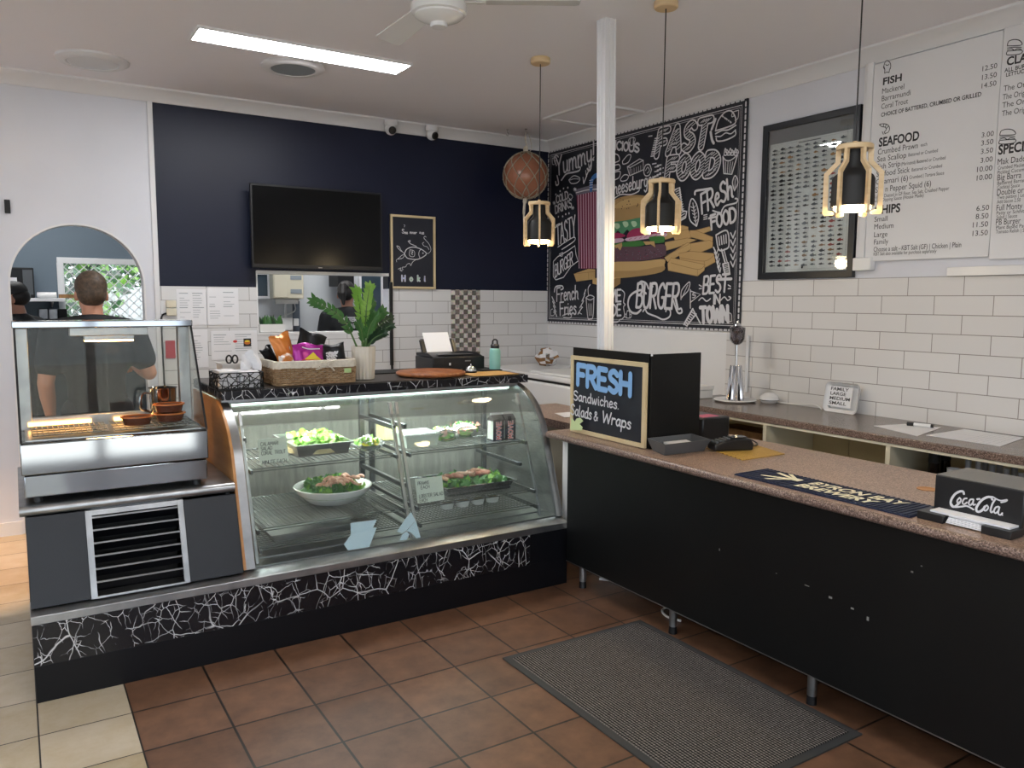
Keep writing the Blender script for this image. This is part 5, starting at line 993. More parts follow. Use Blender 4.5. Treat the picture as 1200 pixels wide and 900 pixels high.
for p in ([(bx,yy,T+.10),(bx-.03,yy-.006,T+.088),(bx-.062,yy,T+.078)],[(bx,yy,T+.10),(bx+.02,yy-.006,T+.085),(bx+.036,yy,T+.068)],[(bx,yy,T+.10),(bx-.02,yy-.008,T+.115),(bx-.03,yy,T+.108),(bx,yy-.004,T+.10)],[(bx,yy,T+.10),(bx+.02,yy-.008,T+.118),(bx+.032,yy,T+.112),(bx,yy-.004,T+.10)]): b.tube(smooth(p,4),.0042,6)
b.obj('bow','linen',t); box(1.435,Y0_-.0135,T+.055,1.472,Y0_-.0115,T+.078).obj('tag',mat('green_tag','A9C486',.6),t)
# crisp bags
def bag(name,lab,c,w_,h,th,yaw,tilt,roll,m,art=None,seed=1,mats=None):
    random.seed(seed); t=thing(name,lab,'crisp packet',c,'crisp packets in the wicker basket'); b=B(); nu,nv=14,16; N=nu+1
    ph=[random.uniform(0,6) for _ in range(6)]
    for s_ in (1,-1):
        V=[]
        for j in range(nv+1):
            for i in range(N):
                u=i/nu*2-1; v=j/nv*2-1; q=max(0,1-abs(u)**2.6)**.6*max(0,1-abs(v)**3.5)**.6; wr=.006*math.sin(u*5+ph[0]+v*2)+.005*math.sin(v*9+ph[1]+u*3)*(abs(v)**2)
                V.append((u*w_/2*(1-.06*(1-v*v)),-s_*(th/2*q)+wr,(v+1)*h/2+.006*math.sin(u*4+ph[2])*(v+1)/2))
        b.add(V,[(j*N+i,j*N+i+1,(j+1)*N+i+1,(j+1)*N+i) for j in range(nv) for i in range(nu)],0,True)
    R=Matrix.Translation(c)@Matrix.Rotation(yaw,4,'Z')@Matrix.Rotation(tilt,4,'X')@Matrix.Rotation(roll,4,'Y'); loc=B(); loc.join(b); b.xf(R); b.obj('packet',m,t)
    if art:
        A=Art((0,-th/2-.003,0),(1,0,0),(0,0,1),(0,-1,0)); art(A,w_,h); 
        for k,p in enumerate(A.b.v):
            u=p.x/(w_/2); v=p.z/h*2-1; q=max(0,1-abs(u)**2.6)**.6*max(0,1-abs(v)**3.5)**.6; wr=.006*math.sin(u*5+ph[0]+v*2)+.005*math.sin(v*9+ph[1]+u*3)*(abs(v)**2); A.b.v[k]=Vector((p.x,-(th/2*q)+wr-.0015+(p.y+th/2+.003),p.z))
        A.b.xf(R); A.b.obj('print',mats,t,fix=False)
def script(A,w_,h):
    for r in range(3): A.line([(-w_*.28+k*w_*.055,h*(.62-.12*r)+.006*math.sin(k*2.6+r)) for k in range(11-r)],.008,0); A.line([(-w_*.2,h*.48),(-w_*.05,h*.66),(w_*.1,h*.5),(w_*.2,h*.64)],.007,0)
def pbag(A,w_,h):
    A.fill([(-w_*.18,h*.36),(w_*.34,h*.36),(w_*.1,h*.66)],1); A.fill([(-w_*.3,h*.22),(w_*.42,h*.22),(w_*.38,h*.36),(-w_*.24,h*.36)],2); A.line([(-w_*.34+k*w_*.06,h*(.15+.05*math.sin(k*2.4))) for k in range(12)],.009,0); A.line([(-w_*.2,h*.85),(0,h*.78),(w_*.3,h*.8)],.005,0); A.line([(-w_*.05,h*.42),(w_*.2,h*.42)],.007,3)
bag('crisp_packet','purple crisp packet with yellow triangle at the front of the wicker basket',(1.272,3.985,T+.075),.175,.13,.045,.1,-.15,.06,'purple',pbag,3,['chalk','yellow','redp','ink'])
bag('crisp_packet','orange crisp packet leaning left at the back of the wicker basket',(1.20,4.05,T+.06),.11,.20,.05,.15,-.1,-.28,'orange',lambda A,w_,h:A.line([(w_*.1,h*.3),(w_*.25,h*.62)],.006,0),5,['chalk'])
bag('crisp_packet','small crumpled orange and white packet at the left front of the basket',(1.165,3.985,T+.07),.09,.085,.05,.3,-.1,-.1,noisy('mixed_foil','C77B3C','D9D6D4',22,.3,lo=.45,hi=.55),None,8)
bag('crisp_packet','black crisp packet with white script at the back of the basket',(1.29,4.11,T+.075),.16,.19,.05,.1,-.05,.32,'black',script,11,['chalk'])
bag('crisp_packet','black and blue crisp packet with white script at the right of the basket',(1.418,4.035,T+.072),.155,.125,.05,-.1,-.1,-.08,'black',lambda A,w_,h:(script(A,w_*.7,h),A.fill([(-w_*.42,h*.08),(w_*.42,h*.08),(w_*.44,h*.24),(-w_*.44,h*.24)],1)),14,['chalk','bluef'])
bag('crisp_packet','small black packet end behind the left of the wicker basket',(1.14,4.14,T+.095),.07,.10,.03,.2,-.1,-.5,'black',None,17)
# potted zamioculcas
t=thing('potted_plant','tall glossy green plant in a ribbed cream pot beside the wicker basket','potted plant',(1.602,4.06,T)); pc=Vector((1.602,4.06,T))
b=B(); n=64; prof=[(.050,.001),(.054,.004),(.060,.10),(.063,.172),(.063,.18),(.057,.18),(.055,.16)]; V=[]
for r,z in prof:
    for k in range(n): rr_=r+(.0022 if k%4<2 else -.001)*(1 if .003<z<.178 else 0); V.append(pc+Vector((rr_*math.cos(2*PI*k/n),rr_*math.sin(2*PI*k/n),z)))
b.add(V,[(i*n+k,i*n+(k+1)%n,(i+1)*n+(k+1)%n,(i+1)*n+k) for i in range(len(prof)-1) for k in range(n)],0,True); b.add(V[:n],[list(range(n))[::-1]],0); b.obj('pot','pot',t,fix=False)
B().lathe([(0,T+.162),(.056,T+.16)],(pc.x,pc.y,0),30).obj('soil','soil',t,fix=False)
def leaf(b,p,d,up,L,W,mi,cup=.25):
    d=d.normalized(); s_=d.cross(up).normalized(); nn=s_.cross(d); V=[];m=6
    for j in range(m+1):
        q=j/m; wd=W*math.sin(PI*min(1,q**.8))*(1 if j<m else 0); c=p+d*L*q+nn*(-.18*L*q*q)
        V+=[c-s_*wd+nn*wd*cup,c,c+s_*wd+nn*wd*cup]
    b.add(V,[(j*3+k,j*3+k+1,j*3+k+4,j*3+k+3) for j in range(m) for k in (0,1)],mi,True)
random.seed(21); specs=[(-.27,-.02,.26,0,.95),(-.02,.03,.31,1,1.0),(.03,-.02,.33,1,.95),(.11,.0,.20,0,.95),(.07,.05,.25,0,.95),(.14,-.04,.13,2,.7),(.05,-.05,.18,0,.85),(.17,.03,.17,2,.7),(.09,-.06,.09,2,.7),(-.04,-.04,.14,0,.75)]
for dx,dy,hh,mi,sz in specs:
    p0=pc+Vector((dx*.12,dy*.2,.16)); p2=pc+Vector((dx,dy,.16+hh)); p1=(p0+p2)/2+Vector((-dx*.12,0,hh*.14)); P=smooth([p0,p1,p2],7); n=len(P)
    b=B().tube(P,[.006*(1-.75*k/(n-1)) for k in range(n)],7); st=b.obj('stem','stem',t); b=B()
    for k in range(4,n):
        tg=(P[min(k+1,n-1)]-P[k-1]).normalized(); sd=tg.cross(Vector((.25,-1,.15))).normalized()
        for s_ in (-1,1):
            d=(tg*.85+sd*s_*.8+Vector((random.uniform(-.15,.15),random.uniform(-.25,.1),random.uniform(-.1,.15)))); leaf(b,P[k],d,Vector((.1,-1,.25)),.052*sz*random.uniform(.85,1.1),.0118*sz,0)
    leaf(b,P[-1],P[-1]-P[-3],Vector((.1,-1,.25)),.05*sz,.011*sz,0); b.obj('leaflets',['leaf','leafl','leafd'][mi],st,fix=False)
# boards, bell, mats
t=thing('chopping_board','round wooden chopping board on the case top','board',(2.015,4.08,T)); 
B().lathe([(.0,T+.004),(.19,T+.004),(.197,T+.008),(.2,T+.016),(.197,T+.022),(.19,T+.026),(0,T+.026)],(2.015,4.075,0),56).obj('board','board',t)
tag(box(1.76,4.285,T,2.12,4.5,T+.006).obj('slate_mat','blackm',bevel=.001),'thin black mat behind the chopping board','mat'); tag(box(2.20,3.90,T,2.50,4.12,T+.003).obj('bamboo_sheet',mat('tan_sheet','C79A5A',.5)),'thin tan wooden sheet right of the chopping board','mat'); tag(box(2.40,4.14,T,2.535,4.40,T+.008).obj('black_folder','blackm',bevel=.001),'flat black folder at the right end of the case top','folder')
t=thing('service_bell','chrome service bell right of the chopping board','bell',(2.285,4.09,T)); c=(2.285,4.09,0); B().lathe([(.036,T+.004),(.037,T+.010),(.03,T+.012),(0,T+.012)],c,28).obj('base','black_plastic',t); B().lathe([(.034,T+.013),(.033,T+.022),(.026,T+.036),(.012,T+.045),(.005,T+.047)],c,28).obj('dome','chrome',t); B().cyl((2.285,4.09,T+.046),(2.285,4.09,T+.056),.004,n=10).obj('button','chrome',t)
t=thing('printer','black inkjet printer with white paper standing in its feeder','printer',(2.30,4.39,T)); b=box(2.125,4.27,T+.001,2.485,4.52,T+.085); b.prism([(4.275,T+.085),(4.36,T+.105),(4.52,T+.105),(4.52,T+.085)],'x',2.13,2.48); b.obj('body','black_plastic',t,bevel=.006); box(2.18,4.30,T+.097,2.42,4.36,T+.101).obj('slot','grey_plastic',t)
b=B().prism([(4.47,T+.10),(4.485,T+.10),(4.54,T+.185),(4.525,T+.185)],'x',2.17,2.385); b.obj('paper_support','black_plastic',t); 
for x in (2.150,2.365): B().prism([(4.455,T+.10),(4.48,T+.10),(4.52,T+.18),(4.495,T+.18)],'x',x,x+.025).obj('paper_guide','black_plastic',t,bevel=.003)
tag(B().prism([(4.462,T+.106),(4.4635,T+.106),(4.531,T+.225),(4.5295,T+.225)],'x',2.18,2.36).obj('paper_stack','paper'),'white paper sheets standing in the black printer','paper')
box(2.345,4.269,T+.055,2.385,4.2702,T+.062).obj('logo','alu',t); box(2.235,4.269,T+.035,2.246,4.2702,T+.05).obj('indicator','paper',t)
t=thing('water_bottle','teal drink bottle with black loop lid beside the printer','bottle',(2.505,4.19,T)); c=(2.512,4.19,0); B().lathe([(.032,T+.001),(.035,T+.004),(.035,T+.118),(.030,T+.132),(.026,T+.136),(0,T+.136)],c,28).obj('body','teal',t); B().lathe([(.027,T+.136),(.028,T+.155),(.022,T+.162),(0,T+.162)],c,24).obj('lid','black_plastic',t); B().tube([(2.512-.018,4.19,T+.158),(2.512-.016,4.19,T+.182),(2.512-.006,4.19,T+.19),(2.512+.006,4.19,T+.19),(2.512+.016,4.19,T+.182),(2.512+.018,4.19,T+.158)],.005,8).obj('loop','black_plastic',t)
# on the freezer
tag(box(3.47,4.62,.986,3.86,5.25,1.004).obj('foam_sheet','white_plastic',bevel=.004),'flat white foam sheet lying on the chest freezer','foam sheet'); 
c=at(641,428,.99); b=B(); random.seed(4); b.ell(c+Vector((0,0,.062)),(.10,.085,.075),14,10); 
for k,p in enumerate(b.v): b.v[k]=c+(p-c)*(1+random.uniform(-.2,.22)) if p.z>.99 else p
b.v=[Vector((p.x,p.y,max(p.z,.9865))) for p in b.v]; b.m=[random.choice((0,0,1,1,2)) for _ in b.f]; b.s=[False]*len(b.f); tag(b.obj('crumpled_bag',['kraft','paper','film'],fix=False),'crumpled brown and clear bag on the freezer in the corner','bag')
c=at(655,486,.845); b=B().add([(c.x-.03,c.y-.1,.8445),(c.x+.13,c.y-.16,.846),(c.x+.16,c.y+.02,.852),(c.x+.02,c.y+.08,.8445),(c.x-.03,c.y-.1,.843),(c.x+.13,c.y-.16,.843),(c.x+.16,c.y+.02,.843),(c.x+.02,c.y+.08,.843)],[(0,1,2,3),(0,1,5,4),(1,2,6,5),(2,3,7,6),(3,0,4,7)]); tag(b.obj('paper_sheet','paper'),'loose white paper on the brown bench end behind the chalkboard','paper')

# window reflections at the foot of the glass, put in as pale blue sheets
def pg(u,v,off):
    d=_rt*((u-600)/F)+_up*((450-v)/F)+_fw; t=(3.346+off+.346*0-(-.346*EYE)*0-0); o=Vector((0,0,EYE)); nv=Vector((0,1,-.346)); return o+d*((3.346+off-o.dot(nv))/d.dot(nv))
for lab,polys in (('larger pale blue painted window reflection at the foot of the case glass',([(410.8,613),(441.7,609),(436.7,619),(411,626)],[(411.5,626),(437,618.5),(441.7,618),(433,648),(408,651),(403,638)])),('smaller pale blue painted window reflection in the glass, right of the larger one',([(481.7,600),(487,610),(476,622),(471,625),(465,623),(475,608)],[(487.3,610),(493,631),(488,634),(481.7,624),(476.4,622.3)],[(476,623),(480,626),(476.7,635),(468,634),(471.7,626)]))):
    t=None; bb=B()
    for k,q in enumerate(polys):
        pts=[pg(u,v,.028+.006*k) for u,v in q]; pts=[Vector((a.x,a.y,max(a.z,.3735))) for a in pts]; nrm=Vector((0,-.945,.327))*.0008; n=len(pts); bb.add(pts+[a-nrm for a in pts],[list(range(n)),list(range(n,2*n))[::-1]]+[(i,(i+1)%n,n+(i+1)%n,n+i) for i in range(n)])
    tag(bb.obj('glass_reflection','bluerefl'),lab,'paper','painted reflections in the case glass')  # filed under paper, but these sheets are painted window reflections

# ================================================================== things on the front counter
K=.842
t=thing('screen_box','black folded screen standing on the counter end behind the chalkboard','screen',(2.74,3.15,K)); b=box(2.578,2.86,K,2.590,3.47,1.305); b.obj('front_panel','panel',t,bevel=.001); b=box(2.585,2.848,K,2.915,2.860,1.303); b.obj('side_panel','panel',t,bevel=.001)
for z in (1.0,1.2): B().cyl((2.60,2.868,z-.03),(2.60,2.868,z+.03),.004,n=8).obj('hinge','alu',t)
box(2.584,2.847,1.295,2.592,2.854,1.306).obj('corner_clip','paper',t)
t=thing('fresh_chalkboard','pine-framed chalkboard reading FRESH Sandwiches, Salads and Wraps on the counter','chalkboard',(2.57,3.165,K)); cy0,cy1,cz0,cz1=2.862,3.468,K+.003,1.262; x=2.568
box(x,cy0+.01,cz0+.01,x+.006,cy1-.01,cz1-.01).obj('board','cboard',t); b=B(); f_=.022
for p,q,q2,p2 in (((cy0,cz0),(cy1,cz0),(cy1-f_,cz0+f_),(cy0+f_,cz0+f_)),((cy1,cz0),(cy1,cz1),(cy1-f_,cz1-f_),(cy1-f_,cz0+f_)),((cy1,cz1),(cy0,cz1),(cy0+f_,cz1-f_),(cy1-f_,cz1-f_)),((cy0,cz1),(cy0,cz0),(cy0+f_,cz0+f_),(cy0+f_,cz1-f_))): b.prism([p,q,q2,p2],'x',x-.007,x+.009)
b.obj('frame','pine',t); A=wall_art(x); A.step=.0009; Zf=frame_of(640,390,5,x,A)
def hf(txt,p0,p1,top,w_,mi=0,Z=Zf,**k):
    a,b_,tt=Vector(Z(*p0)),Vector(Z(*p1)),Vector(Z(*top)); hand(A,txt,a,(tt-a).length,w_,mi,width=(b_-a).length,xdir=(b_-a).normalized(),ydir=(tt-a).normalized(),**k)
hf('FRESH',(186,300),(496,366),(188,188),.030,1,gap=.2); hf('Sandwiches.',(166,392),(436,446),(168,338),.0075); hf('Salads',(156,476),(280,506),(160,415),.0075); hf('&',(296,510),(318,518),(300,455),.007); hf('Wraps',(345,520),(515,562),(352,458),.009)
A.line([Zf(*p) for p in ((202,520),(185,520),(212,545))],.02,2,sm=False); A.fill([Zf(*p) for p in ((172,495),(190,518),(200,500),(222,495),(240,515),(218,532),(236,550),(232,570),(162,566))],2)
A.b.obj('chalk_lettering',['chalk','chalkb','chalkg'],t,fix=False)
t=thing('paper_tray','grey plastic tray holding white slips beside the black screen','tray',(2.68,2.75,K)); b=B(); o=[(2.515,2.665),(2.80,2.655),(2.845,2.83),(2.56,2.84)]; ii=[(2.535,2.69),(2.78,2.68),(2.815,2.81),(2.575,2.815)]
V=[(*p,K+.001) for p in ii]+[(*p,K+.058) for p in o]+[(p[0]+(2.68-p[0])*.03,p[1]+(2.75-p[1])*.05,K+.058) for p in o]+[(p[0]+(2.68-p[0])*.03,p[1]+(2.75-p[1])*.05,K+.006) for p in ii]; f=[(0,1,2,3),(12,13,14,15)]
for k in range(4): j=(k+1)%4; f+=[(k,j,4+j,4+k),(4+k,4+j,8+j,8+k),(8+k,8+j,12+j,12+k)]
b.add(V,f); b.obj('tray','grey_plastic',t,fix=False); b=B(); random.seed(6)
tag(B().prism([(2.60,2.71),(2.74,2.70),(2.77,2.79),(2.63,2.80)],'z',K+.007,K+.04).obj('paper_slips','paper'),'white paper slips lying in the grey tray','paper')
t=thing('place_mat','yellow slatted bamboo mat under the card terminal','mat',(2.94,2.56,K)); b=B().prism([(2.765,2.425),(3.05,2.425),(3.13,2.70),(2.84,2.72)],'z',K,K+.003); b.obj('mat','bamboo',t)
t=thing('card_terminal','black card payment terminal lying on the bamboo mat','card terminal',(2.9,2.62,K+.004)); R=Matrix.Translation((2.905,2.63,K+.004))@Matrix.Rotation(-.35,4,'Z')
b=B().prism([(-.10,0),(.10,0),(.105,.03),(.09,.055),(.02,.06),(-.06,.045),(-.10,.03)],'y',-.042,.042); b.xf(R); b.obj('body','black_plastic',t,bevel=.008,seg=3)
b=B().box(-.005,-.03,.0605,.075,.03,.063); b.xf(R); b.obj('screen',mat('terminal_screen','20242A',.1),t); b=B()
for i in range(4):
    for j in range(3): b=B().box(-.088+i*.02,-.03+j*.021,.036+i*.0055,-.074+i*.02,-.013+j*.021,.046+i*.0045); b.xf(R); b.obj('key','grey_plastic',t,bevel=.002)
b=B().box(.03,.0425,.015,.10,.046,.052); b.xf(R); b.obj('card_slot','grey_plastic',t); b=B().tube(smooth([(.10,.0,.02),(.15,.03,.008),(.2,.1,.006),(.22,.2,.006)],5),.0035,7); b.xf(R); b.obj('cable','black_plastic',t)
t=thing('bar_runner','navy rubber bar runner with cream raised lettering on the counter','bar runner',(2.6,1.85,K)); x0,x1,y0,y1=2.50,2.705,1.475,2.235; b=box(x0,y0,K,x1,y1,K+.005)
for k in range(40): y=y0+.008+k*(y1-y0-.016)/39; b.box(x0+.006,y-.004,K+.005,x1-.006,y+.004,K+.0075)
b.obj('runner','runner',t); A=Art((0,0,K+.0078),(0,-1,0),(1,0,0),(0,0,1)); write(A,'BYRON BAY',(-1.955,x0+.105),.056,width=.385,bold=.035,ydir=(.12,1)); write(A,'BREWERY',(-1.965,x0+.032),.054,width=.325,bold=.035,ydir=(.12,1))
for q in ([(-2.11,x0+.03),(-2.09,x0+.03),(-2.03,x0+.10),(-2.05,x0+.11)],[(-2.16,x0+.075),(-2.15,x0+.06),(-2.04,x0+.10),(-2.05,x0+.12)],[(-2.15,x0+.155),(-2.14,x0+.17),(-2.03,x0+.13),(-2.03,x0+.11)],[(-2.11,x0+.18),(-2.09,x0+.185),(-2.02,x0+.13),(-2.03,x0+.12)],[(-2.05,x0+.10),(-2.0,x0+.10),(-2.0,x0+.14),(-2.05,x0+.14)]): A.fill(q)
L=A.b; b=B(); k=len(L.v); b.v=[p for p in L.v]+[p-Vector((0,0,.002)) for p in L.v]; b.f=[list(q) for q in L.f]; b.m=L.m[:]; b.s=L.s[:]
b.obj('raised_lettering','cream',t,fix=False)
t=thing('napkin_dispenser','black napkin dispenser with white script logo at the counter right end','napkin dispenser',(2.70,1.31,K)); nx,ny0,ny1=2.60,1.172,1.452
b=box(nx,ny0,K+.001,2.80,ny1,K+.142); b.obj('body','black_plastic',t,bevel=.004); box(nx+.003,ny0+.003,K+.142,2.797,ny1-.003,K+.1435).obj('top_plate',mat('grey_top','6F6E6C',.45),t)
for a,c_ in ((ny1-.075,ny1+.012),(ny0-.004,ny0+.085)): box(2.525,a,K,nx,c_,K+.026).obj('ledge','black_plastic',t,bevel=.002)
b=B()
for k in range(6): b.box(2.535+k*.004,ny0+.09,K+.004+k*.0045,nx-.001,ny1-.08,K+.0075+k*.0045)
b.box(2.545,ny0+.01,K+.027,nx-.001,ny1-.02,K+.033); tag(b.obj('napkin_stack','paper'),'white napkins sticking out of the black napkin dispenser','napkins')
A=wall_art(nx-.0002); Zc=frame_of(1000,470,6,nx-.0002,A); W=.0068
for q,k in (([(778,652),(772,636),(748,636),(715,655),(690,692),(686,724),(700,742),(722,738),(748,712)],1.35),([(690,722),(712,744),(760,742),(800,738),(845,762)],1.0),([(748,680),(732,698),(734,716),(748,714),(758,694),(748,680)],.9),([(798,684),(780,688),(768,712),(778,726),(800,712)],.9),([(842,690),(822,694),(812,718),(822,732),(840,716),(846,692)],.9),([(846,692),(842,728),(858,726)],.9),([(872,690),(888,688)],1.1),
 ([(978,692),(968,676),(940,676),(900,700),(868,745),(868,772),(886,778),(910,764),(926,742)],1.35),([(930,676),(975,672),(1010,690),(1040,700),(1082,694),(1070,706),(1040,712)],.8),([(940,732),(922,748),(922,768),(936,768),(950,748),(940,732)],.9),([(1000,690),(980,720),(966,765),(970,782),(984,776)],1.0),([(1022,742),(1002,748),(990,772),(1000,788),(1020,772),(1028,746)],.9),([(1028,746),(1020,790),(1036,800),(1048,788)],.9)):
    A.line([Zc(*p) for p in q],W*k*.8)
A.dot(Zc(1050,802),.0018); A.b.obj('logo_lettering','chalk',t,fix=False)
t=thing('receipt_printer','black till printer with pink receipts behind the screen on the counter','till printer',(3.06,2.95,K)); box(2.955,2.86,K+.001,3.15,3.10,K+.12).obj('body','black_plastic',t,bevel=.008); box(2.98,2.885,K+.1205,3.10,2.96,K+.122).obj('receipt',mat('pink_receipt','C26A86',.6),t)

# ================================================================== things on and in the wall bench
W_=.9055
t=thing('drink_dispenser','chrome cone stand with faceted glass head on a white plate by the tiles','stand',(3.99,3.60,W_)); c=(3.985,3.58,0)
B().lathe([(.0,W_+.001),(.12,W_+.001),(.137,W_+.012),(.135,W_+.016),(.118,W_+.010),(0,W_+.008)],c,44).obj('plate','gloss_white',t)
b=B(); n=40; V=[]
for r,z in ((.060,.012),(.056,.03),(.036,.232),(.034,.238)):
    for k in range(n): q=r*(1+.05*math.cos(k*PI)) ; V.append((c[0]+q*math.cos(2*PI*k/n),c[1]+q*math.sin(2*PI*k/n),W_+z))
b.add(V,[(i*n+k,i*n+(k+1)%n,(i+1)*n+(k+1)%n,(i+1)*n+k) for i in range(3) for k in range(n)],0); b.add(V[-n:],[list(range(n))],0); b.obj('cone','chrome',t,fix=False)
B().cyl((c[0],c[1],W_+.238),(c[0],c[1],W_+.375),.008,n=14).obj('rod','chrome',t); b=B().lathe([(.018,W_+.372),(.034,W_+.385),(.05,W_+.41),(.05,W_+.485),(.036,W_+.492),(.02,W_+.495)],c,8,sm=False); b.obj('glass_head',glass('smoky_glass',(.62,.60,.64),2.0),t)
B().lathe([(.02,W_+.38),(.03,W_+.40),(.026,W_+.43),(.034,W_+.46),(.02,W_+.485),(0,W_+.485)],c,14).obj('whisk','chrome',t); B().lathe([(.028,W_+.494),(.024,W_+.505),(.01,W_+.512),(.008,W_+.525),(0,W_+.527)],c,18).obj('cap','chrome',t)
b=B().cyl((4.178,3.66,.95),(4.178,3.66,1.33),.012,n=12); tag(b.obj('conduit','gloss_white'),'short white pipe on the tiles behind the chrome stand','pipe')
t=thing('white_dish','white lidded dish with black rim behind the chrome stand','dish',(4.12,3.50,W_)); c=(4.12,3.415,0); B().lathe([(.045,W_+.001),(.06,W_+.016),(.061,W_+.018),(0,W_+.018)],c,26).obj('bowl','gloss_white',t); B().lathe([(.063,W_+.018),(.063,W_+.022),(0,W_+.022)],c,26).obj('rim','black_plastic',t); B().lathe([(.062,W_+.022),(.058,W_+.045),(.03,W_+.065),(0,W_+.07)],c,26).obj('lid','gloss_white',t)
b=B().tube(smooth([(4.15,3.38,W_+.006),(4.17,3.25,W_+.006),(4.16,3.1,W_+.02),(4.12,3.02,W_+.006)],6),.004,7); tag(b.obj('cable','white_plastic'),'thin white cable lying on the bench along the tiles','cable')
t=thing('size_sign','white square tray lettered FAMILY LARGE MEDIUM SMALL leaning on the tiles','sign',(4.13,2.9,W_)); b=B(); o=[tuple(q) for q in rrect(2.775,3.005,W_+.001,W_+.178,.03,6)]; i3=[tuple(q) for q in rrect(2.795,2.985,W_+.018,W_+.160,.022,6)]; n=len(o); sx=lambda z:(z-W_)*.16
V=[(4.105+sx(p[1]),p[0],p[1]) for p in o]+[(4.120+sx(p[1]),p[0],p[1]) for p in i3]+[(4.145+sx(p[1]),p[0],p[1]) for p in i3]
b.add(V,[(k,(k+1)%n,n+(k+1)%n,n+k) for k in range(n)]+[(n+k,n+(k+1)%n,2*n+(k+1)%n,2*n+k) for k in range(n)]+[list(range(2*n,3*n))]+[(k,(k+1)%n,2*n+(k+1)%n,2*n+k) for k in range(n)],0,False); b.obj('tray','gloss_white',t,fix=False)
e=Vector((.16,0,1)).normalized(); A=Art((4.1195+.0,0,W_),(0,-1,0),e,Vector((-1,0,.16)).normalized(),.001); A.fill([(-2.985,.035),(-2.83,.03),(-2.83,.155),(-2.985,.155)],1)
for k,l in enumerate(('SMALL','MEDIUM','LARGE','FAMILY')): write(A,l,(-2.975,.045+k*.028),.019,width=[.115,.135,.105,.12][k],bold=.02)
A.b.obj('lettering',['ink','paper'],t,fix=False)
def lam(u,lab):
    q=[at(*p,W_+.001) for p in u]; q=[Vector((min(p.x,4.185),p.y,0)) for p in q]; b=B().prism([(p.x,p.y) for p in q],'z',W_+.0003,W_+.0018); t=thing('laminated_sheet',lab,'paper sheet',(q[0].x,q[0].y,W_),'laminated order sheets on the bench'); b.obj('sheet','paper',t); return q,t
lam(((1024,499),(1060,497),(1103,501),(1075,511)),'left laminated sheet under the marker on the bench'); 
q,t=lam(((1085,510),(1130,503),(1200,513),(1172,523)),'right laminated sheet with printed lines on the bench'); A=Art((0,0,W_+.0018),(1,0,0),(0,1,0),(0,0,1)); p0,p1,p2,p3=[(p.x,p.y) for p in q]
for k in range(6):
    f1=.5+.08*k; l_=lambda a,b_,f:(a[0]+(b_[0]-a[0])*f,a[1]+(b_[1]-a[1])*f); A.line([l_(p0,p3,f1),l_(p1,p2,f1)],.0012)
A.line([l_(p0,p1,.5),l_(p3,p2,.5)],.001); A.b.obj('print','kgrey',t,fix=False)
a=at(1063,496.5,W_+.012); c=at(1094,499.5,W_+.012); t=thing('marker_pen','white marker pen with black cap lying on the laminated sheet','pen',((a.x+c.x)/2,(a.y+c.y)/2,W_)); d=c-a; B().cyl(a+d*.25,a+d*.9,.0095,n=14).obj('barrel','gloss_white',t); B().cyl(a,a+d*.26,.0105,n=14).obj('cap','black_plastic',t); B().cyl(a+d*.9,c,.0095,n=14).obj('end','black_plastic',t)
a=at(824,457,W_+.014); b=B().cyl((3.66,3.62,W_+.014),(3.70,3.82,W_+.014),.013,n=14); tag(b.obj('paper_roll','paper'),'thin white paper roll lying at the far end of the bench','paper roll')
t=thing('carton_box','small white box with lid at the far end of the bench','box',(3.93,3.83,W_)); box(3.86,3.78,W_+.001,3.99,3.89,W_+.055).obj('box','white_plastic',t,bevel=.003); box(3.855,3.775,W_+.058,3.995,3.893,W_+.085).obj('lid','white_plastic',t,bevel=.003)
# bottles and jars on the open shelf
SH=.4785
def bottle(x,y,r,h,lab,body,capm,jar=False):
    t=thing('sauce_jar' if jar else 'sauce_bottle',lab,'jar' if jar else 'bottle',(x,y,SH),'jars on the bench shelf' if jar else 'bottles on the bench shelf'); c=(x,y,0); hb=h*(.82 if jar else .74)
    B().lathe([(r*.92,SH+.001),(r,SH+.005),(r,SH+hb*.86),(r*.55 if not jar else r*.86,SH+hb),(0,SH+hb)],c,20).obj('body',body,t); rc=r*(.55 if not jar else .92); B().lathe([(rc,SH+hb),(rc,SH+h-.003),(rc*.9,SH+h),(0,SH+h)],c,20).obj('cap',capm,t)
M['sauce']=mat('dark_sauce','1B1210',.15); M['sauceb']=mat('navy_label','1E2A4A',.35); M['greycap']=mat('grey_cap','8E8E90',.4)
for k,(u,v,body,cp,r,jar,lab) in enumerate(((1096,527,'sauce','blackm',.03,True,'left dark sauce jar on the shelf under the bench'),(1108,524,'sauce','blackm',.03,True,'right dark sauce jar on the shelf under the bench'),(1135,540,'sauce','greycap',.0235,False,'first grey-capped bottle from the left on the shelf'),(1147,541,'sauceb','greycap',.0235,False,'second grey-capped bottle from the left on the shelf'),(1163,546,'redp','greycap',.0235,False,'third grey-capped bottle from the left on the shelf'),(1180,550,'sauceb','greycap',.0235,False,'fourth grey-capped bottle from the left on the shelf'),(1197,555,'sauce','greycap',.0235,False,'grey-capped bottle at the right edge of the shelf'))):
    p=pt(u,v-1,0,(3.80+.09*(k==1)) if jar else 3.76); bottle(p.x,p.y,r,p.z-SH,lab,body,cp,jar)
for k,(u,v,lab) in enumerate(((1155,541,'back bottle between the second and third front bottles'),(1172,544,'back bottle between the third and fourth front bottles'),(1189,548,'back bottle right of the fourth front bottle'))):
    p=pt(u,v,0,3.90); bottle(p.x,p.y,.025,p.z-SH,lab,'sauceb','greycap')
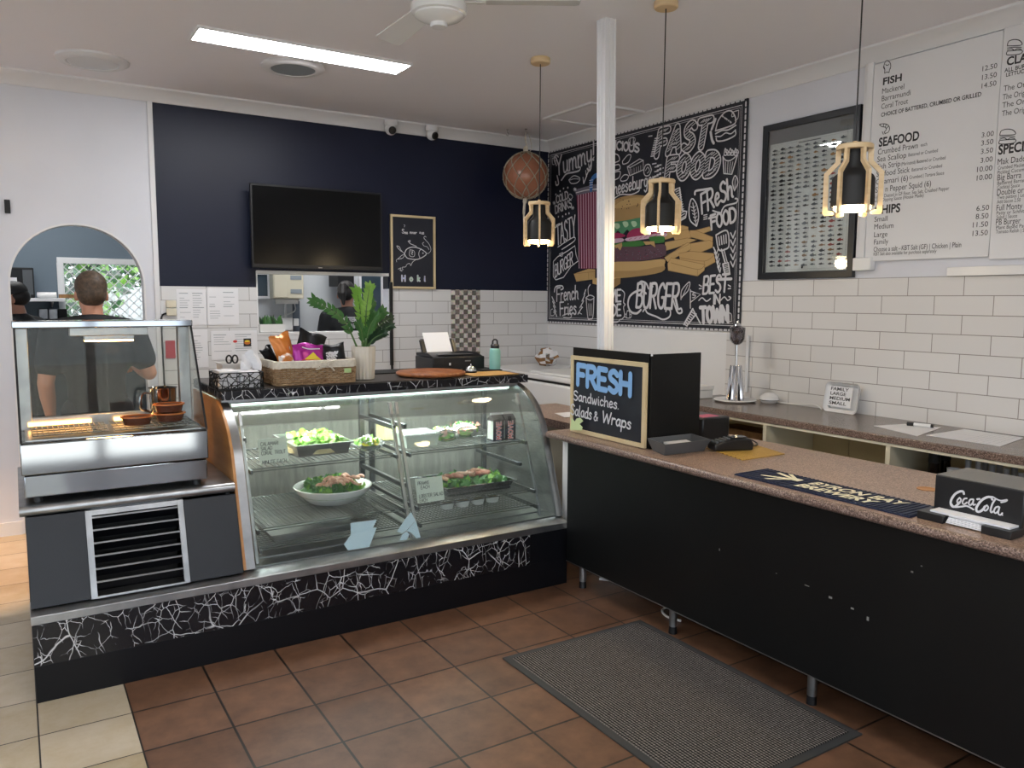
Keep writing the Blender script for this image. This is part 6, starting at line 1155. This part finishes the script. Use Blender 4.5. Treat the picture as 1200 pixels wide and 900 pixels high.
p=pt(1118,550,0,3.74); t=tag(B().lathe([(.022,SH+.001),(.03,p.z+.003),(.032,p.z+.004),(.028,p.z+.004),(.02,SH+.005),(0,SH+.005)],(p.x,p.y,0),20).obj('foam_cup','gloss_white',fix=False),'white cup right of the dark jars on the shelf','cup')
p=pt(872,505,0,3.85); t=thing('cardboard_box','brown cardboard box in the shaded shelf by the card terminal','box',(p.x,p.y,SH)); box(p.x-.08,p.y-.2,SH,p.x+.1,p.y+.15,p.z+.02).obj('box','kraft',t,bevel=.003); box(p.x-.081,p.y-.03,p.z-.08,p.x-.079,p.y+.03,p.z-.02).obj('label','paper',t)
p=pt(1035,549,0,3.7); tag(box(p.x,p.y-.04,SH,p.x+.08,p.y+.04,p.z+.005).obj('black_tin','blackm',bevel=.005),'small black tin on the shelf left of the divider','tin')

# cables on the floor under the counter
b=B().tube(smooth([(3.1,3.0,.01),(2.9,2.85,.012),(2.72,2.86,.008),(2.66,2.78,.008),(2.68,2.70,.008)],6),.006,7); tag(b.obj('floor_cable','white_plastic'),'white cable lying on the floor under the black counter','cable')
b=B().tube(smooth([(2.7,3.36,.012),(2.85,3.2,.01),(3.0,3.1,.01),(3.1,3.2,.02)],6),.008,7); tag(b.obj('floor_cable','paper'),'pale cable on the floor beside the first counter leg','cable')
# ================================================================== people
def limb(b,pts,rs,n=14):
    P=[Vector(p) for p in pts]; b.tube(P,rs,n)
    for p,r in zip(P,rs): b.ell(p,r*.995,n,8)
def hand_mesh(b,w_,d,up,side,curl=.5,sc=1.0):
    d=d.normalized(); up=(up-d*up.dot(d)).normalized(); lat=d.cross(up)*side; R=Matrix((lat,d,up)).transposed()
    b.ell(w_+d*.045*sc,(.040*sc,.052*sc,.016*sc),14,10,0,R)
    for k,(o,L) in enumerate(((-.030,.068),(-.010,.078),(.010,.072),(.029,.056))):
        p=w_+d*.088*sc+lat*o*sc; q=p; pts=[p-d*.03]; a=.15
        for s_ in (.42,.33,.25): a+=curl*.55; q=q+(d*math.cos(a)-up*math.sin(a))*L*s_*sc; pts.append(q)
        limb(b,[p-d*.02]+pts[1:],[.0095*sc,.0085*sc,.0078*sc,.0068*sc],10)
    t0=w_+d*.03*sc-lat*.034*sc; limb(b,[t0,t0-lat*.022*sc+d*.022*sc-up*.006,t0-lat*.026*sc+d*.05*sc-up*.016*sc],[.0115*sc,.0100*sc,.0085*sc],10)
def remesh(o,vs,it=6):
    r=o.modifiers.new('skin','REMESH'); r.mode='VOXEL'; r.voxel_size=vs; r.use_smooth_shade=True; s=o.modifiers.new('smooth','SMOOTH'); s.factor=.5; s.iterations=it
def person(lab,loc,face,head_turn=0,head_tilt=.2,arms=None,hairm='hair',cap=False,ponytail=False,bend=.05,sc=1.0,tee_art=None):
    """stands at loc facing local +y; arms = ((shoulder->elbow->wrist) left, right) in local coordinates"""
    t=thing('person',lab,'person',loc); Rw=Matrix.Translation(loc)@Matrix.Rotation(face,4,'Z')@Matrix.Scale(sc,4)
    hip=Vector((0,0,.93)); ch=Vector((0,bend*.6,1.24)); nk=Vector((0,bend,1.44)); hd=nk+Vector((0,.035,.125))
    b=B(); limb(b,[hip,(0,bend*.3,1.08),ch,(0,bend*.9,1.36)],[.135,.125,.145,.10]); 
    for s_ in (-1,1): b.ell((s_*.085,bend*.6,1.27),(.095,.10,.14),14,10); limb(b,[(s_*.05,bend,1.40),(s_*.185,bend*.8,1.37)],[.06,.058])
    limb(b,[nk-Vector((0,0,.06)),nk,nk+Vector((0,.02,.07))],[.066,.056,.054])
    H=Matrix.Translation(hd)@Matrix.Rotation(head_turn,4,'Z')@Matrix.Rotation(-head_tilt,4,'X'); h=B()
    h.ell((0,-.012,.045),(.076,.096,.090),20,14); h.ell((0,.022,-.02),(.062,.070,.085),18,12); h.ell((0,.055,-.062),(.032,.03,.028),12,8)
    limb(h,[(0,.088,.028),(0,.104,-.008)],[.010,.014]); h.ell((0,.085,-.040),(.024,.012,.006),10,8); h.ell((0,.083,-.050),(.020,.012,.006),10,8)
    for s_ in (-1,1): h.ell((s_*.077,-.008,.002),(.010,.022,.032),10,8); h.ell((s_*.032,.076,.035),(.022,.014,.008),10,8)
    h.xf(H); b.join(h)
    for s_ in (-1,1):
        limb(b,[(s_*.088,0,.92),(s_*.098,.02,.50),(s_*.10,-.015,.09)],[.088,.058,.040]); limb(b,[(s_*.10,-.01,.07),(s_*.105,.15,.035)],[.038,.030])
    sh=[]
    for s_,ar in zip((-1,1),arms):
        S0=Vector((s_*.195,bend*.8,1.37)); E,W=Vector(ar[0]),Vector(ar[1]); limb(b,[S0,(S0+E)/2,E],[.056,.050,.042]); limb(b,[E,E*.6+W*.4,W],[.042,.041,.027]); hand_mesh(b,W,(W-E),Vector(ar[2]),s_,ar[3]); sh.append((S0,E))
    b.xf(Rw); body=b.obj('body','skin',t); remesh(body,.0075)
    e=B()
    for s_ in (-1,1): q=B().ell((s_*.032,.078,.018),(.011,.008,.007),10,8); q.xf(Rw@H); q.obj('eye','paper',t)
    b=B(); limb(b,[(0,0,.90),(0,bend*.3,1.08),ch,(0,bend*.9,1.37)],[.155,.145,.162,.112]); 
    for s_,(S0,E) in zip((-1,1),sh):
        b.ell((s_*.088,bend*.6,1.26),(.108,.114,.155),14,10); limb(b,[(s_*.05,bend,1.395),S0],[.074,.074]); limb(b,[S0,S0*.35+E*.65],[.074,.070])
    b.xf(Rw); te=b.obj('t_shirt','tee',t); remesh(te,.011,8)
    b=B(); 
    for s_ in (-1,1): limb(b,[(s_*.08,0,.93),(s_*.098,.02,.50),(s_*.10,-.01,.10)],[.105,.078,.068])
    b.ell((0,0,.93),(.16,.13,.10),16,10); b.xf(Rw); tr=b.obj('trousers','jean',t); remesh(tr,.012,6)
    for s_ in (-1,1): b=B(); limb(b,[(s_*.10,-.03,.05),(s_*.103,.06,.045),(s_*.106,.16,.032)],[.050,.048,.038]); b.v=[Vector((p.x,p.y,max(p.z,.0))) for p in b.v]; b.xf(Rw); b.obj('shoe','shoe',t)
    b=B()
    if cap:
        b.ell((0,-.012,.055),(.085,.105,.092),22,14); b.v=[Vector((p.x,p.y,max(p.z,.042))) for p in b.v]; b.prism([(-.065,.07),(.065,.07),(.055,.135),(0,.155),(-.055,.135)],'z',.044,.05); b.xf(Rw@H); b.obj('cap','blackm',t)
        b=B().ell((0,-.03,.015),(.080,.088,.07),20,12)
    else:
        b.ell((0,-.016,.056),(.083,.101,.090),24,16); b.ell((0,-.042,.012),(.076,.074,.072),20,14)
        b.v=[Vector((p.x,p.y if not(p.y>.045 and p.z<.07) else .03,p.z)) for p in b.v]
    if ponytail: limb(b,[(.0,-.10,.06),(.0,-.15,.05),(.01,-.165,-.04),(.02,-.15,-.13)],[.03,.035,.03,.014])
    b.xf(Rw@H); hr=b.obj('hair',hairm,t); 
    if not cap: remesh(hr,.008,3)
    if tee_art: tee_art(t,Rw)
    return t
person('man with short brown hair and dark tee seen from behind through the hot display',(.375,4.92,0),.0,0,.12,(((-.245,.02,1.10),(-.225,.14,.90),(0,-.3,1),.5),((.275,.05,1.13),(.235,.27,1.15),(0,-.1,1),.7)))
def tee_text(t,Rw):
    A=Art((0,-.1,0),(1,0,0),(0,0,1),(0,-1,0)); hand(A,'BATTERY BAY',(-.135,1.34),.036,.011,0,width=.27); hand(A,'DAWGS',(-.075,1.28),.036,.011,0,width=.15); A.line([(-.12+k*.016,1.235+.014*math.sin(k*2.2)) for k in range(16)],.010)
    for k,p in enumerate(A.b.v):
        u=p.x/.2; A.b.v[k]=Vector((p.x,-.153+.075*u*u+.05*max(0,(p.z-1.27))+p.y+.1,p.z))
    A.b.xf(Rw); A.b.obj('shirt_print','chalk',t,fix=False)
q=pt(402,345,1,7.0); person('person in black tee with white lettering on the back, seen through the serving hatch',(q.x+.06,6.98,.02),-.1,-.5,.35,(((-.25,.06,1.12),(-.15,.28,1.05),(0,-.1,1),.5),((.25,.06,1.12),(.15,.28,1.05),(0,-.1,1),.5)),hairm='hairb',ponytail=True,bend=.10,tee_art=tee_text)
person('person in black cap and dark tee at the left edge of the arch',(.085,7.05,-.03),1.0,.3,.3,(((-.25,.08,1.12),(-.17,.30,1.10),(0,-.1,1),.5),((.245,.0,1.10),(.23,.16,.92),(0,-.3,1),.5)),hairm='hairb',cap=True)

# ================================================================== kitchen beyond the wall
panel_light(1.9,3.1,6.75,6.95,'added ceiling light panel in the kitchen behind the serving hatch'); panel_light(-.6,.6,7.5,7.7,'added ceiling light panel in the kitchen behind the arch')  # both panels unseen, added to light the kitchen
struct(box(1.36,7.62,0,RX,7.70,CE).obj('wall_hatch',mat('hatch_wall','C4C8CB',.6)))
hy=7.60
def hp(u,v,y=hy): return pt(u,v,1,y)
a,c=hp(316,350),hp(351,321.5); t=thing('meter_box','cream electrical meter box on the wall seen through the serving hatch','meter box',((a.x+c.x)/2,7.55,a.z)); box(a.x,7.48,a.z,c.x,7.619,c.z+.1).obj('case','cream_plastic',t,bevel=.006); box(a.x+.01,7.474,a.z+.012,(a.x+c.x)/2-.005,7.48,c.z+.09).obj('door','cream_plastic',t,bevel=.003); 
for k in (0,1): box((a.x+c.x)/2+.02,7.477,a.z+.05+.13*k,c.x-.02,7.481,a.z+.09+.13*k).obj('breaker_strip','kgrey',t)
a=hp(322,350); t=thing('power_outlet','white power outlets and grey conduit under the meter box','power outlet',(a.x,7.58,a.z-.3)); box(a.x,7.58,a.z-.05,a.x+.22,7.619,a.z-.005).obj('junction_box','white_plastic',t,bevel=.004); B().cyl((a.x+.10,7.6,a.z-.05),(a.x+.10,7.6,a.z-.18),.012,n=10).obj('conduit','white_plastic',t); 
box(a.x+.05,7.575,a.z-.30,a.x+.16,7.619,a.z-.18).obj('outlet','white_plastic',t,bevel=.005); box(a.x+.17,7.575,a.z-.26,a.x+.22,7.619,a.z-.19).obj('plug','white_plastic',t,bevel=.005); B().tube(smooth([(a.x+.19,7.6,a.z-.05),(a.x+.18,7.58,a.z-.12),(a.x+.06,7.58,a.z-.17),(a.x,7.59,a.z-.24)],5),.006,7).obj('cable','white_plastic',t)
def framed(u0,v0,u1,v1,lab,pm,name='wall_panel',cat='panel'):
    a,c=hp(u0,v1),hp(u1,v0); t=thing(name,lab,cat,((a.x+c.x)/2,7.6,a.z)); box(a.x,7.60,a.z,c.x,7.619,c.z).obj('pane',pm,t); w_=.025
    for q in ((a.x-w_,a.z-w_,a.x,c.z+w_),(c.x,a.z-w_,c.x+w_,c.z+w_),(a.x,c.z,c.x,c.z+w_),(a.x,a.z-w_,c.x,a.z)): box(q[0],7.59,q[1],q[2],7.619,q[3]).obj('frame','white',t)
M['dglass']=mat('dark_window','3C4A55',.1)
framed(302,322,313,347,'small dark framed panel at the left of the serving hatch view','dglass'); framed(424,318,446,380,'dark glazed panel with white frame at the right of the serving hatch view','dglass')
a,c=hp(344,390),hp(348,353); tag(box(a.x,7.612,a.z-.2,c.x+.03,7.6195,c.z).obj('grey_panel',mat('slate_blue','5A636E',.5)),'slate grey wall panel below the meter box','panel')
a,c=hp(384,348),hp(402,322); tag(box(a.x,7.3,c.z-.12,c.x,7.56,c.z+.15).obj('vent_hood','blackm',bevel=.004),'black wall unit above the person in the serving hatch','wall unit'); 
def planter(x0,x1,lab,grass,sd):
    t=thing('planter_box',lab,'planter',((x0+x1)/2,6.11,OZ0+.005)); random.seed(sd); z=OZ0+.0055; b=B()
    b.join(pan_open(x0,x1,6.075,6.15,z,z+.062,.002,.003)); 
    for k in range(3): b.box(x0-.001,6.0735,z+.004+k*.02,x1+.001,6.075,z+.020+k*.02)
    b.obj('box','white_plastic',t,fix=False); box(x0+.004,6.08,z+.045,x1-.004,6.145,z+.05).obj('soil','soil',t); b=B()
    for k in range(110 if grass else 60):
        p=Vector((random.uniform(x0+.01,x1-.01),random.uniform(6.085,6.14),z+.048)); d=Vector((random.gauss(0,.18),random.gauss(0,.15),1)); leaf(b,p,d,Vector((0,-1,.2)),random.uniform(.06,.13) if grass else random.uniform(.05,.09),.004 if grass else .011,random.randint(0,1))
    b.obj('foliage',['leafd','leaf'],t,fix=False)
planter(1.575,1.76,'white planter box with dark leaves at the left of the hatch sill',False,3); planter(2.44,2.60,'white planter box with grassy plant at the right of the hatch sill',True,5)
# through the arch
ky=8.45
a,c=pt(-20,349,1,ky),pt(78,345.5,1,ky); sy=a.z
t=thing('kitchen_shelf','white wall shelf in the kitchen seen through the arch','shelf',(a.x+.2,8.5,sy-.03)); box(a.x-.3,8.28,sy-.03,c.x-.02,KY-.001,sy).obj('plank','white',t,bevel=.003)
for x in (a.x,c.x-.12): B().prism([(8.35,sy-.03),(KY-.002,sy-.03),(KY-.002,sy-.085)],'x',x,x+.012).obj('bracket','white',t)
a,c=pt(0,346,1,8.35),pt(39,315,1,8.35); t=thing('microwave','black microwave with white label on the kitchen shelf','microwave',(c.x-.2,8.45,sy)); box(c.x-.45,8.32,sy+.001,c.x,8.66,sy+.27).obj('case','blackm',t,bevel=.008); box(c.x-.44,8.316,sy+.03,c.x-.10,8.32,sy+.25).obj('door','black_plastic',t); box(c.x-.085,8.316,sy+.03,c.x-.01,8.32,sy+.25).obj('control_panel','grey_plastic',t); box(c.x-.26,8.314,sy+.10,c.x-.13,8.317,sy+.18).obj('label','paper',t)
tag(B().cyl((c.x+.02,8.4,sy+.028),(c.x+.17,8.38,sy+.028),.026,n=14).obj('film_roll','white_plastic'),'white film roll beside the microwave on the kitchen shelf','roll'); tag(box(c.x+.19,8.32,sy+.001,c.x+.31,8.42,sy+.035).obj('kraft_box','kraft'),'flat brown box at the right end of the kitchen shelf','box')
a=pt(45,373,1,8.5); t=thing('container_rack','grey rack of stacked steel containers under the kitchen shelf','rack',(a.x+.1,8.55,.93)); box(a.x,8.42,.931,a.x+.24,8.66,.96).obj('base','steel',t); 
for i in range(3):
    for j in range(5): box(a.x+.005+i*.078,8.44,.965+j*.10,a.x+.075+i*.078,8.65,1.055+j*.10).obj('container','alu' if (i+j)%3 else 'blackm',t,bevel=.004)
t=thing('kitchen_bench','stainless bench under the kitchen window behind the arch','bench',(.6,8.4,0)); box(-.8,8.1,.89,1.28,KY-.005,.93).obj('top','steel',t,bevel=.004); box(-.78,8.14,.25,1.26,KY-.02,.28).obj('undershelf','steel',t)
for x in (-.75,1.22):
    for y in (8.15,8.62): B().cyl((x,y,0),(x,y,.89),.02,n=12).obj('leg','steel',t)
